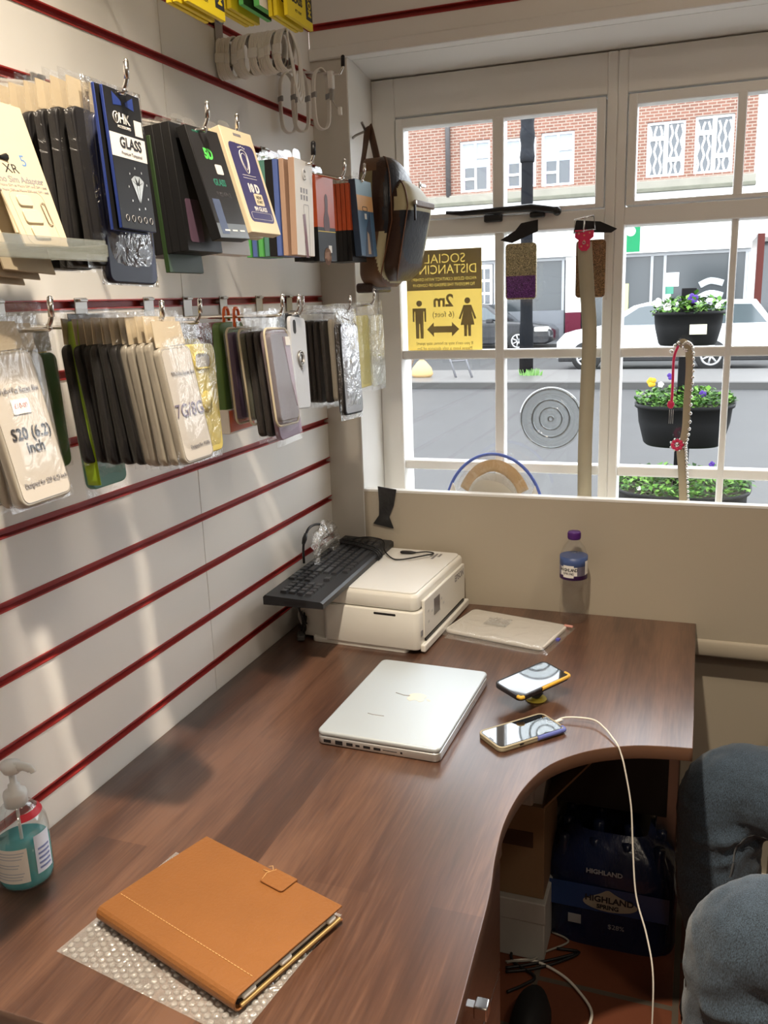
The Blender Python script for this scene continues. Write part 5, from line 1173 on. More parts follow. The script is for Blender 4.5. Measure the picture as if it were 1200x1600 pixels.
# bull's-eye pane
t = thing('bullseye_glass', 'round bullseye ripple in the old glass pane below the purple glitter case', 'glass ripple', (.535, 2.1745, 1.198))
b = mb(film('ripple_glass', tint=(.86, .88, .88), gl=.05, milk=.03, rough=.05, bstr=0))
pr_ = [(r_/1000, h_/1000) for r_, h_ in ((0, 6), (3, 5.6), (6, 3.2), (9, 1.6), (22, 1.4), (26, 3.6), (29, 3.4), (31, 1.4), (42, 1.4), (45, 4.2), (49, 4.2), (52, 1.2), (66, 1.0), (71, 3.4), (76, 3.2), (80, 0))]
b.lathe(pr_, n=64, mtx=BY.to_3x3()); b.build('glass_disc', t)
q = mb(film('ripple_rim', tint=(.45, .47, .48), gl=.25, milk=.0, rough=.1, bstr=0))
for r_, w_ in ((.0745, .0022), (.047, .0028), (.028, .0022), (.006, .0025)): q.tube([(r_*math.cos(a), -.0035, r_*math.sin(a)) for a in [2*PI*i/48 for i in range(48)]], w_, 8, closed=True)
q.build('ripple_rings', t)

# ================================================================ UNDER THE DESK
card_m = mat('brown_cardboard', (.30, .19, .10), .7, var=(12, .08)); wbox = mat('white_box', (.50, .49, .46), .6)
t = thing('storage_box', 'lower white box on the floor under the desk beside the drawers', 'box', (.44, 1.80, 0))
mb(wbox).box((-.17, -.10, .0), (.17, .15, .145), .003).build('box_body', t); mb(wbox).box((-.172, -.102, .10), (.172, .152, .155), .003).build('box_lid', t)
t = thing('cardboard_box', 'brown cardboard box standing on the lower white box under the desk', 'box', (.44, 1.81, .1555))
q = mb(card_m).box((-.165, -.095, .0), (.165, .10, .235), .002); q.build('box_body', t); mb(mat('box_print', (.09, .05, .03), .7)).box((.06, -.0958, .13), (.14, -.0952, .17)).build('printed_label', t)
mb(card_m).box((0, -.095, 0), (.16, .10, .004), .0, Matrix.Translation((.165, 0, .235)) @ Matrix.Rotation(math.radians(-52), 4, 'Y')).build('open_flap', t)
t = thing('white_package', 'white package with folded corner on top of the cardboard box under the desk', 'package', (.42, 1.80, .392))
q = mb(wbox).box((-.15, -.09, .0), (.16, .09, .135), .006); q.prism([(.16, .135), (.19, .10), (.175, -.02), (.15, -.06)], -.07, .085, 'y'); q.build('package_body', t)
t = thing('water_multipack', 'shrink wrapped dark blue pack of water bottles on the floor under the desk', 'bottle pack', (.742, 1.90, 0))
navy = mat('wrap_navy', (.012, .018, .05), .25, bump=(14, .5)); 
b = MB().m(navy)
for i in range(4):
    for j in range(3):
        x, y = -.108+.072*i, -.072+.072*j
        b.lathe([(0, .001), (.030, .001), (.034, .012), (.034, .16), (.030, .190), (.018, .225), (.013, .240), (.013, .262), (0, .264)], (x, y, 0), 14)
b.build('bottles', t)
def wr(u, v):
    a = 2*PI*u; e = .45; ca, sa = math.cos(a), math.sin(a); zz = v*.275
    s_ = 1 if v < .68 else 1-.45*((v-.68)/.32)**1.5
    n_ = .004*noise.noise(Vector((ca*4, sa*4, v*7)))
    return Vector(((.150+n_)*s_*math.copysign(abs(ca)**e, ca), (.113+n_)*s_*math.copysign(abs(sa)**e, sa), zz))
M_wrap = mat('wrap_printed', (.014, .022, .07), .22, alpha=.85, bump=(25, .7)); b = mb(M_wrap).grid(wr, 60, 22); wrp = b.build('shrink_wrap', t)
X_, off = 0, -.1165
mb(mat('wrap_blue_band', (.02, .05, .17), .3)).box((-.135, off+.0006, .10), (.135, off+.0010, .165)).build('blue_band', wrp)
q = mb(mat('logo_tan', (.42, .38, .30), .5)).prism([(v.x, v.z) for v in smooth([(-.055, 0, .128), (-.02, 0, .148), (.0, 0, .160), (.02, 0, .150), (.065, 0, .130), (.05, 0, .112), (0, 0, .104), (-.045, 0, .112)], 4, True)][::-1], off-.0004, off+.0002, 'y'); lg = q.build('logo_splash', wrp)
text('HIGHLAND', .0215, ink, lg, (.003, off-.0009, .134), BY, bold=.0007); text('SPRING', .0150, ink, lg, (.0, off-.0009, .115), BY, bold=.0006)
text('HIGHLAND', .016, mat('logo_grey', (.35, .36, .38), .5), lg, (-.01, off-.0008, .205), BY, bold=.0006); text('$28%', .017, mat('logo_grey', (.35, .36, .38), .5), lg, (.02, off-.0008, .065), BY)
mb(mat('logo_grey', (.35, .36, .38), .5)).box((-.090, off-.0006, .058), (-.060, off, .082)).build('grey_label', wrp)
# cables on the floor
t = thing('floor_cable', 'white cable curving over the terracotta tiles beside the drawers', 'cable', (0, 0, 0))
mb(cable_m).tube(smooth([at(792, 1503, 2, .006), at(820, 1500, 2, .006), at(845, 1505, 2, .006), at(880, 1525, 2, .006), at(905, 1550, 2, .006), at(924, 1580, 2, .006), at(918, 1610, 2, .006), at(900, 1650, 2, .006)], 6), .0033, 8).build('cord', t)
t = thing('floor_cable', 'thin grey cable looping below the water bottle pack', 'cable', (0, 0, 0))
mb(mat('grey_cord', (.34, .32, .28), .5)).tube(smooth([at(790, 1502, 2, .010), at(830, 1500, 2, .010), at(850, 1488, 2, .008), at(885, 1474, 2, .006), at(884, 1466, 2, .006), at(862, 1456, 2, .006), at(850, 1450, 2, .010), at(840, 1462, 2, .006)], 6), .0024, 6).build('cord', t)
t = thing('floor_cable', 'tangle of thin black cables on the floor between the drawers and the boxes', 'cables', (0, 0, 0))
q = mb(black)
for pl in ([(790, 1455), (815, 1465), (835, 1462), (845, 1455), (850, 1460), (840, 1467), (835, 1460), (845, 1452), (870, 1458)], [(790, 1512), (820, 1508), (860, 1500), (900, 1490)], [(792, 1550), (820, 1538), (835, 1525), (800, 1500), (805, 1470)], [(790, 1518), (830, 1514), (870, 1504), (905, 1488), (870, 1482)]):
    q.tube(smooth([at(a, b_, 2, .006) for a, b_ in pl], 5), .0035, 6)
q.build('cords', t)
t = thing('black_shoe', 'toe of a black rubber item on the floor next to the drawers', 'shoe', (.615, 1.50, 0))
mb(blackm).lathe([(0, .0), (.055, .0), (.06, .02), (.05, .05), (.025, .07), (0, .072)], n=24, sx=.7, sy=1.5).build('shoe_body', t)

# ================================================================ SEATED PERSON AND CHAIR
def denim_mat():
    M = mat('denim', (.040, .062, .090), .85, bump=(900, .3), var=(9, .30)); n = M.node_tree; b_ = n.nodes['Principled BSDF']; b_.inputs['Sheen Weight'].default_value = .25
    tc = n.nodes.new('ShaderNodeTexCoord'); mp = n.nodes.new('ShaderNodeMapping'); mp.inputs['Scale'].default_value = (1, 1, .25); nz = n.nodes.new('ShaderNodeTexNoise'); nz.inputs['Scale'].default_value = 800; nz.inputs['Detail'].default_value = 2
    n.links.new(tc.outputs['Object'], mp.inputs[0]); n.links.new(mp.outputs[0], nz.inputs[0])
    mx = n.nodes.new('ShaderNodeMix'); mx.data_type = 'RGBA'; mx.blend_type = 'MULTIPLY'; mx.inputs[0].default_value = 1
    src = b_.inputs['Base Color'].links[0].from_socket; n.links.new(src, mx.inputs[6])
    cr = n.nodes.new('ShaderNodeValToRGB'); cr.color_ramp.elements[0].position = .35; cr.color_ramp.elements[0].color = (.45, .45, .45, 1); cr.color_ramp.elements[1].position = .65; cr.color_ramp.elements[1].color = (1.6, 1.6, 1.6, 1)
    n.links.new(nz.outputs['Fac'], cr.inputs[0]); n.links.new(cr.outputs[0], mx.inputs[7]); n.links.new(mx.outputs[2], b_.inputs['Base Color']); return M
denim = denim_mat(); skin = mat('skin', (.50, .30, .21), .5); jumper = mat('jumper_grey', (.07, .075, .085), .9, bump=(200, .3)); hairm = mat('hair_dark', (.02, .014, .010), .6)
pr = thing('person', 'seated person in faded blue jeans at the right, knees towards the desk', 'person', (0, 0, 0))
def vtube(b, pts, k=6, n=20):
    P_ = smooth([Vector(p[:3]) for p in pts], k); Rr = smooth([Vector((p[3], 0, 0)) for p in pts], k); b.tube(P_, [v.x for v in Rr], n)
    b.ball(P_[0], Rr[0].x*.98, 10); b.ball(P_[-1], Rr[-1].x*.98, 10)
def remesh(o, vox, it=3):
    r_ = o.modifiers.new('fuse', 'REMESH'); r_.mode = 'VOXEL'; r_.voxel_size = vox; r_.use_smooth_shade = True
    s_ = o.modifiers.new('smooth', 'SMOOTH'); s_.iterations = it; s_.factor = .5
HN, KN_, AN = (1.50, 1.30, .56), (.985, 1.165, .605), (1.13, 1.13, .10)
HF, KF, AF = (1.50, 1.52, .54), (.965, 1.665, .545), (1.13, 1.63, .10)
b = MB().m(skin)    # the body as one surface: legs, torso, arms with fingers, neck, head
for H0, K0, A0 in ((HN, KN_, AN), (HF, KF, AF)):
    H0, K0, A0 = Vector(H0), Vector(K0), Vector(A0)
    vtube(b, [(*H0, .075), (*(H0.lerp(K0, .5)), .066), (*K0, .052)]); vtube(b, [(*K0, .050), (K0.x+.006, K0.y-.008, K0.z-.24, .048), (K0.x+.045, K0.y-.02, K0.z-.36, .042), (*A0, .036)]); vtube(b, [(A0.x, A0.y, .07, .035), (A0.x-.08, A0.y-.01, .05, .035), (A0.x-.16, A0.y-.02, .035, .028)])
vtube(b, [(1.52, 1.41, .52, .13), (1.56, 1.41, .70, .125), (1.57, 1.41, .88, .145), (1.56, 1.41, .98, .11), (1.55, 1.41, 1.04, .055), (1.54, 1.41, 1.10, .052)])
b.ball((1.52, 1.41, 1.20), .088, 16, (1.08, .86, 1.28)); b.ball((1.47, 1.41, 1.145), .05, 10, (.9, .9, .7)); b.tube([(1.435, 1.41, 1.215), (1.412, 1.41, 1.182)], [.008, .015], 8); b.ball((1.425, 1.41, 1.150), .02, 8, (.6, 1.2, .35))
for s_ in (-1, 1): b.ball((1.53, 1.41+s_*.078, 1.20), .026, 8, (.8, .35, 1.2)); b.ball((1.438, 1.41+s_*.030, 1.218), .012, 8)
for s_ in (-1, 1):
    sh = Vector((1.57, 1.41+s_*.18, .95)); el = Vector((1.50, 1.41+s_*.25, .68)); wr_ = Vector((1.28, 1.41+s_*.12, .665))
    vtube(b, [(*sh, .052), (*sh.lerp(el, .5), .045), (*el, .040)]); vtube(b, [(*el, .040), (*el.lerp(wr_, .5), .035), (*wr_, .026)])
    hd_ = (wr_-el).normalized(); sd_ = Vector((0, 0, 1)).cross(hd_); palm = wr_+hd_*.05
    b.ball(palm, .036, 8, (1.25, 1, .45))
    for f_, (o_, L_) in enumerate(((-.030, .062), (-.010, .073), (.010, .069), (.029, .054))):
        p_ = palm+hd_*.032+sd_*o_; b.tube(smooth([p_-hd_*.01, p_+hd_*L_*.5+Vector((0, 0, .003)), p_+hd_*L_*.85+Vector((0, 0, -.010)), p_+hd_*L_+Vector((0, 0, -.022))], 3), [.0095]*4+[.0088]*3+[.008]*3, 8)
    p_ = palm-hd_*.015-sd_*s_*.030; b.tube(smooth([p_, p_+hd_*.03-sd_*s_*.020, p_+hd_*.055-sd_*s_*.022], 3), [.012, .011, .0105, .010, .0095, .009, .0085], 8)
body = b.build('body', pr); remesh(body, .0075, 3)
q = mb(hairm).lathe([(.098*math.sin(a), .118*math.cos(a)) for a in [PI*.0+.0001+PI*.52*i/10 for i in range(11)]], (1.530, 1.41, 1.212), 28, sx=1.02, sy=.86); hr = q.build('hair', pr); sd = hr.modifiers.new('s', 'SOLIDIFY'); sd.thickness = .012
b = MB().m(denim)
for H0, K0, A0 in ((HN, KN_, AN), (HF, KF, AF)):
    H0, K0, A0 = Vector(H0), Vector(K0), Vector(A0)
    vtube(b, [(*H0, .100), (*(H0.lerp(K0, .35)), .095), (*(H0.lerp(K0, .7)), .088), (K0.x+.04, K0.y, K0.z+.0, .083), (K0.x-.004, K0.y, K0.z-.035, .078), (K0.x, K0.y-.003, K0.z-.12, .080), (K0.x+.006, K0.y-.008, K0.z-.24, .082), (K0.x+.045, K0.y-.02, K0.z-.36, .076), (A0.x+.005, A0.y, A0.z+.02, .074)], 8, 28)
    for k in range(4):     # folds in the hollow of the knee and across the shin
        z = K0.z-.095-.045*k; b.tube(smooth([(K0.x-.055+.01*k, K0.y-.060, z-.02*k), (K0.x+.01, K0.y-.083, z+.018), (K0.x+.075, K0.y-.035, z+.045)], 4), .011-.0015*k, 8)
    for k in range(3): b.tube(smooth([(K0.x+.05+.05*k, K0.y-.075, K0.z-.05-.01*k), (K0.x+.09+.05*k, K0.y-.085, K0.z+.0), (K0.x+.11+.05*k, K0.y-.045, K0.z+.055)], 4), .006, 8)
b.ball((1.53, 1.41, .54), .16, 14, (.95, 1.15, .78))
jn = b.build('jeans', pr); remesh(jn, .008, 4)
for sz_, st_ in ((.09, .007), (.03, .007), (.012, .003)):
    tx = bpy.data.textures.new('cloth_folds', 'CLOUDS'); tx.noise_scale = sz_; tx.noise_depth = 1
    dm_ = jn.modifiers.new('folds', 'DISPLACE'); dm_.texture = tx; dm_.strength = st_; dm_.mid_level = .5; dm_.texture_coords = 'LOCAL'
q = mb(mat('denim_seam', (.12, .13, .14), .8))
for H0, K0, A0, zz in ((HN, KN_, AN, 0), (HF, KF, AF, 0)):
    K0 = Vector(K0); A0 = Vector(A0)
    q.tube(smooth([(K0.x+.16, K0.y-.082, K0.z-.045), (K0.x+.08, K0.y-.084, K0.z-.052), (K0.x+.035, K0.y-.081, K0.z-.075), (K0.x+.022, K0.y-.083, K0.z-.14), (K0.x+.020, K0.y-.082, K0.z-.26), (A0.x+.02, A0.y-.078, A0.z+.05)], 5), .0022, 6)
sm2 = q.build('seam', jn); sw = sm2.modifiers.new('hug', 'SHRINKWRAP'); sw.target = jn; sw.offset = .0015
b = MB().m(jumper); vtube(b, [(1.52, 1.41, .60, .150), (1.56, 1.41, .72, .148), (1.57, 1.41, .88, .165), (1.56, 1.41, .985, .125), (1.555, 1.41, 1.03, .075)])
for s_ in (-1, 1): vtube(b, [(1.57, 1.41+s_*.16, .955, .070), (1.57-.035, 1.41+s_*.225, .82, .060), (1.50, 1.41+s_*.25, .68, .056), (1.40, 1.41+s_*.19, .672, .050), (1.31, 1.41+s_*.135, .667, .040)])
jp = b.build('jumper', pr); remesh(jp, .010, 4)
for A0 in (AN, AF):
    b = MB().m(blackm); vtube(b, [(A0[0]+.03, A0[1], .060, .050), (A0[0]-.06, A0[1]-.005, .052, .048), (A0[0]-.15, A0[1]-.01, .044, .042), (A0[0]-.19, A0[1]-.012, .036, .034)]); s_ = b.build('shoe', pr); s_.location.z = .003
t = thing('swivel_chair', 'black swivel chair that the seated person sits on', 'chair', (1.58, 1.41, 0))
mb(blackm).prism(rrect(.46, .46, .08, 5), .33, .405, 'z', .02).build('seat', t)
mb(blackm).prism(rrect(.40, .50, .08, 5, 0, .82), .22, .27, 'x', .018).build('backrest', t)
mb(black).tube([(.18, 0, .36), (.29, 0, .40), (.285, 0, .62)], .02, 8).build('backrest_bar', t)
mb(steel).lathe([(.028, .06), (.028, .33)], n=16).build('column', t)
for k in range(5):
    a = 2*PI*k/5+.3; mb(black).tube([(0, 0, .075), (.24*math.cos(a), .24*math.sin(a), .055)], [.026, .016], 8).ball((.25*math.cos(a), .25*math.sin(a), .028), .027, 6).build('leg', t)
t = thing('wooden_box', 'edge of a brown wooden box against the lower wall behind the seated person', 'box', (1.20, 1.98, 0))
mb(mat('box_wood', (.16, .09, .045), .6, var=(8, .2))).box((-.105, -.05, 0), (.15, .05, .52), .003).build('box_body', t)

# ================================================================ OUTSIDE
G = -.1
asph = mat('wet_asphalt', (.033, .034, .035), .55, spec=.35, bump=(30, .5), var=(1.4, .25)); pav = mat('wet_paving', (.085, .082, .078), .45, bump=(10, .2), var=(.8, .15)); kerb = mat('kerb_stone', (.045, .044, .042), .6)
def plane(name, x0, x1, y0, y1, z0, z1, m_): return struct(mb(m_).box((x0, y0, z0), (x1, y1, z1)).build(name))
plane('street_road', -45, 45, 2.3, 90, G-.2, G, asph)
plane('street_pavement_near', -45, 45, 2.301, 5.2, G, G+.09, pav)
plane('street_pavement_middle', -45, 45, 15.45, 18.1, G, G+.10, pav); plane('street_kerb_middle', -45, 45, 15.25, 15.45, G, G+.11, kerb)
plane('street_pavement_far', -45, 4.5, 27.45, 28.6, G, G+.10, pav)
plane('street_side_pavement', 2.6, 12, 27.0, 60, G, G+.08, mat('concrete_glare', (.62, .60, .57), .6, var=(.6, .1)))  # wet glare on the paving is put into this pale base colour
# facade
YF = 28.0
brick, _bb = brick_mat('red_brick', (.19, .082, .055), (.14, .060, .040), (.26, .21, .17), 1, .24, .085, 'xz', .014)
fac = thing('brick_building', 'red brick building with white shop fascia across the street', 'building', (0, YF, 0))
wins = [(-6.52, -5.55, 4.72, 6.22), (-5.12, -4.12, 4.74, 6.18), (-3.97, -2.98, 4.72, 6.24), (-.90, .16, 4.74, 6.24), (.42, 1.46, 4.74, 6.28), (-9.6, -8.6, 4.72, 6.22), (-12.4, -11.4, 4.72, 6.22)]
def wallholes(b, x0, x1, z0, z1, holes, y0, y1):
    xs_ = sorted({x0, x1, *[h[0] for h in holes], *[h[1] for h in holes]})
    for a, c in zip(xs_, xs_[1:]):
        hs = [h for h in holes if h[0] < (a+c)/2 < h[1]]
        if not hs: b.box((a, y0, z0), (c, y1, z1))
        else: h = hs[0]; b.box((a, y0, z0), (c, y1, h[2])); b.box((a, y0, h[3]), (c, y1, z1))
b = mb(brick); wallholes(b, -16, 2.05, 4.45, 10.0, wins, 0, .35); b.build('brick_wall', fac)
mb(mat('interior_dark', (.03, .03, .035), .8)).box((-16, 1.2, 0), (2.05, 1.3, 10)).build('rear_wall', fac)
stone = mat('weathered_stone', (.22, .21, .175), .8, var=(2, .25)); mb(stone).box((-16, -.12, 4.40), (2.1, .3, 4.64), .02).build('stone_ledge', fac)
mb(mat('ledge_moss', (.13, .13, .10), .9, var=(3, .4))).box((-16, -.30, 4.30), (2.1, .3, 4.42), .02).build('stone_ledge', fac)
wf_ = mat('upvc_white', (.85, .85, .85), .4); dgl = mat('dark_window_glass', (.05, .06, .07), .08, spec=.8); blind = mat('grey_blind', (.30, .33, .36), .7); curt = mat('lilac_curtain', (.42, .36, .44), .8)
for i, (x0, x1, z0, z1) in enumerate(wins):
    q = mb(wf_); T_ = .07; ybar = 0; xm = (x0+x1)/2
    for a in ((x0, x0+T_, z0, z1), (x1-T_, x1, z0, z1), (x0, x1, z0, z0+T_), (x0, x1, z1-T_, z1), (xm-.035, xm+.035, z0, z1), (xm, x1, z1-.52, z1-.45), (x0, xm, z0+.36, z0+.43)) if i < 3 else ((x0, x0+T_, z0, z1), (x1-T_, x1, z0, z1), (x0, x1, z0, z0+T_), (x0, x1, z1-T_, z1), (xm-.06, xm+.06, z0, z1), (x0, xm, z1-.50, z1-.38), (xm, x1, z0+.40, z0+.52)):
        ybar += .002; q.box((a[0], .10-ybar, a[2]), (a[1], .17+ybar, a[3]))
    w_ = q.build('window', fac); mb(dgl).box((x0, .135, z0), (x1, .145, z1)).build('pane', w_)
    if i < 3: mb(blind).box((x0+.05, .128, z0+.72), (x1-.05, .134, z1-.05)).build('blind', w_)
    q = mb(curt if i < 3 else mat('net_curtain', (.62, .63, .64), .8))
    for s_ in range(7 if i >= 3 else 2):
        xx = x0+.09+(x1-x0-.18)*(s_/(6 if i >= 3 else 1)); q.tube(smooth([(xx+(.03 if (s_+k) % 2 else -.03)*(.1 if i < 3 else 1), .125, z0+.05+k*(.66 if i < 3 else 1.35)/6) for k in range(7)], 3), .035 if i >= 3 else .06, 6, flat=.3, upv=(0, 1, 0))
    q.build('curtain', w_)
mb(mat('drain_pipe', (.08, .075, .075), .6)).tube([(-6.88, -.06, 4.6), (-6.88, -.06, 9.8)], .08, 10).build('drain_pipe', fac)
white_f = mat('fascia_white', (.86, .86, .84), .5)
mb(white_f).box((-16, -.20, 2.62), (2.1, .2, 4.30)).build('fascia', fac)
q = mb(mat('sign_green', (.012, .19, .075), .6, spec=.2)).box((-1.52, -.225, 2.66), (-.98, -.20, 4.02)); q.m(white_f).prism([(-1.25+.14*math.cos(2*PI*k/20), 3.25+.14*math.sin(2*PI*k/20)) for k in range(20)], -.24, -.226, 'y'); q.build('green_sign', fac)
q = mb(mat('shop_frame', (.30, .31, .32), .5)).box((-16, -.06, 2.52), (2.1, .2, 2.62)).box((-16, -.04, 0), (2.1, .2, .30))
for x in (-6.15, -5.40, -3.25, -2.60, -1.55, -.62, -.25, 1.55, 2.0): q.box((x-.04, -.05, .2), (x+.04, .1, 2.6))
q.build('shopfront_frame', fac)
sg = mat('shop_glass', (.035, .042, .046), .12, spec=.6); mb(sg).box((-16, .02, .3), (2.05, .04, 2.55)).build('shop_glass', fac)
mb(mat('stall_riser_grey', (.13, .14, .155), .6)).box((-5.3, -.08, .1), (-3.2, .0, 1.02)).build('stall_riser', fac)
q = mb(white_f).box((-6.05, -.05, .2), (-5.48, -.02, 2.5)); q.m(dgl)
for k in range(4):
    for j in range(2): q.box((-5.92+j*.20, -.055, .85+k*.40), (-5.76+j*.20, -.05, 1.17+k*.40))
q.build('door', fac)
q = mb(white_f).box((-3.15, -.16, .9), (-2.68, .02, 2.6)); q.m(mat('maroon_tile', (.075, .006, .018), .6, spec=.2)).box((-3.15, -.17, .0), (-2.68, .02, .95)); q.build('pilaster', fac)
q = mb(mat('notice_white', (.72, .75, .74), .6)).box((-.26, -.0, 1.62), (.16, .018, 2.02)).box((-.28, -.0, .92), (-.05, .018, 1.42)); q.m(mat('notice_green', (.05, .22, .15), .6)).box((-.24, -.002, 1.40), (.02, .016, 1.62)); q.m(mat('notice_yellow', (.62, .66, .22), .6)).box((-1.50, 0, .95), (-1.28, .018, 1.75)); q.build('notices', fac)
q = mb(mat('pale_vinyl', (.42, .46, .47), .5))
for k in range(3): q.tube(smooth([(.75, -.0, 1.62-k*.36), (1.05, -.0, 1.74-k*.36), (1.40, -.0, 1.66-k*.36)], 4), .10, 8, flat=.1, upv=(0, 1, 0))
q.build('window_stripes', fac)
mb(mat('lamp_grey', (.4, .4, .4), .5)).box((.55, -.45, 4.05), (.95, -.2, 4.22), .04).build('sign_lamp', fac)
# white corner building and distance
t = thing('white_building', 'pale rendered building behind the street corner at the right', 'building', (0, 0, 0))
mb(white_f).box((2.3, 30, 3.0), (9, 42, 10)).build('upper_storeys', t); mb(mat('red_trim', (.11, .03, .025), .7, spec=.2)).box((2.35, 29.8, -.1), (2.55, 30.05, 3.1)).build('corner_post', t); mb(dgl).box((2.5, 33, .0), (9, 33.1, 3.0)).build('shop_glass', t)
struct(mb(mat('distant_grey', (.45, .46, .47), .8)).box((-45, 89, G), (45, 89.5, 9)).build('distant_houses'))
# lamp post
t = thing('lamp_post', 'thick dark lamp post on the pavement across the road', 'post', (-2.32, 17.0, G+.10))
pm = mat('post_dark', (.007, .008, .010), .85, spec=.1); mb(pm).lathe([(.135, 0), (.135, .9), (.118, 1.0), (.112, 3.2), (.09, 8.5)], n=20).build('pole', t)
mb(mat('post_flaky', (.012, .014, .018), .8, spec=.2, bump=(9, 1), var=(14, .6))).lathe([(.13+.012*math.sin(i*1.7), 3.9+i*.1) for i in range(14)], n=20).build('worn_sleeve', t)
# grass tuft
t = thing('grass_tuft', 'small tuft of green weeds at the foot of the lamp post', 'weeds', (-2.2, 16.8, G+.10)); q = mb(mat('weed_green', (.10, .22, .05), .7)); rr = random.Random(5)
for k in range(60): a = rr.random()*6.28; r_ = rr.random()*.22; x, y = r_*math.cos(a), r_*.5*math.sin(a); h_ = .04+.10*rr.random(); q.quad([(x-.012, y, 0), (x+.012, y, 0), (x+.03*math.cos(a), y+.02, h_), (x+.03*math.cos(a)-.008, y+.02, h_)])
q.build('leaves', t)['kind'] = 'stuff'
# sandbag and sign frames
t = thing('sandbag', 'tan sandbag leaning on a small sign frame across the road', 'sandbag', (-4.30, 16.5, G+.10))
mb(mat('sand_tan', (.50, .33, .15), .8, bump=(12, .4))).lathe([(0, 0), (.16, 0), (.20, .06), (.17, .18), (.08, .30), (.035, .34), (.06, .38), (0, .38)], n=20, sx=1.15, sy=.7).build('bag', t); mb(mat('frame_brown', (.12, .08, .05), .6)).tube([(-.32, 0, 0), (-.16, .05, .42)], .022, 6).build('frame_leg', t)
t = thing('sign_frame', 'legs of a grey metal sign frame standing on the pavement across the road', 'sign frame', (-3.50, 16.5, G+.10)); fm_ = mat('frame_grey', (.12, .12, .13), .5)
for x in (-.16, .16): mb(fm_).tube([(x+.08, -.1, 0), (x-.18, .1, .62)], .022, 6).build('leg', t)
mb(fm_).tube([(-.24, .0, .30), (.14, .0, .32)], .014, 6).build('crossbar', t)
# cars
def car(name, label, x0, Lc, y, col, prof, glass, wheels, H=1.45, wy=1.75, flip=1, wr_=.31, extra=None):
    t = thing(name, label, 'car', (x0, y, G))
    def P(pl): return [(x*Lc, z*H) for x, z in pl]
    b = mb(col); b.prism(P(prof[0])[::-1], 0, wy, 'y', .05); b.build('car_body', t)
    b = mb(col); b.prism(P(prof[1])[::-1], .12, wy-.12, 'y', .06); b.build('cabin', t)
    g = mb(mat('car_glass', (.05, .07, .08), .06, spec=.8))
    for pl in glass: g.prism(P(pl)[::-1], .105, wy-.105, 'y')
    g.build('windows', t)
    for wx in wheels:
        w_ = mb(mat('tyre', (.015, .015, .015), .8)).lathe([(wr_*.62, -.10), (wr_*.97, -.10), (wr_, -.06), (wr_, .06), (wr_*.97, .10), (wr_*.62, .10)], (wx*Lc, .08, wr_), 28, BY.to_3x3()); wo = w_.build('wheel', t)
        q = mb(mat('alloy', (.55, .56, .57), .3, metal=.7)).lathe([(0, .10), (wr_*.12, .10)], (wx*Lc, .08, wr_), 16, BY.to_3x3())
        q.tube([(wx*Lc+wr_*.6*math.cos(a), -.03, wr_+wr_*.6*math.sin(a)) for a in [2*PI*i/24 for i in range(24)]], .025, 6, closed=True)
        for k in range(7): a = 2*PI*k/7; q.tube([(wx*Lc, -.03, wr_), (wx*Lc+wr_*.6*math.cos(a), -.03, wr_+wr_*.6*math.sin(a))], .022, 6)
        q.build('rim', wo)
    if extra: extra(t, Lc, H)
    return t
sal = ([(0.0, .18), (0.01, .48), (.03, .60), (.14, .64), (.62, .64), (.80, .60), (.96, .52), (1.0, .40), (1.0, .20), (.97, .15), (.03, .15)], [(.10, .62), (.24, .93), (.34, 1.0), (.52, 1.0), (.60, .96), (.74, .60)])
salg = [[(.145, .66), (.26, .90), (.34, .95), (.40, .95), (.40, .66)], [(.42, .66), (.42, .95), (.52, .95), (.585, .91), (.68, .66)]]
def bl_ex(t, L, H): mb(mat('headlight', (.75, .75, .68), .15)).box((.90*L, -.02, .40*H), (.985*L, .3, .50*H), .03).build('headlight', t); mb(black).box((.60*L, -.16, .60*H), (.64*L, .02, .68*H), .02).build('wing_mirror', t)
car('parked_car', 'black saloon car parked across the street behind the poster', -7.9, 4.65, 25.6, mat('car_black', (.012, .013, .016), .2, coat=.6), sal, salg, (.19, .80), 1.42, extra=bl_ex)
est = ([(0.0, .20), (0.0, .45), (.04, .58), (.20, .66), (.96, .68), (1.0, .50), (1.0, .20), (.97, .15), (.03, .15)], [(.18, .62), (.36, .96), (.42, 1.0), (.90, 1.0), (.985, .66)])
estg = [[(.26, .68), (.385, .93), (.42, .95), (.52, .95), (.52, .68)], [(.54, .68), (.54, .95), (.73, .95), (.73, .68)], [(.75, .68), (.75, .95), (.88, .94), (.95, .68)]]
def ws_ex(t, L, H): mb(mat('red_light', (.5, .02, .02), .3)).box((.975*L, -.02, .45*H), (1.005*L, .15, .60*H), .01).build('tail_light', t); mb(blackm).box((0.01*L, -.01, .15*H), (.99*L, .3, .22*H), .02).build('lower_trim', t)
car('parked_car', 'silver white estate car parked behind the hanging planters', -2.01, 4.3, 18.75, mat('car_white', (.45, .46, .47), .25, coat=.5), est, estg, (.145, .717), 1.38, extra=ws_ex)
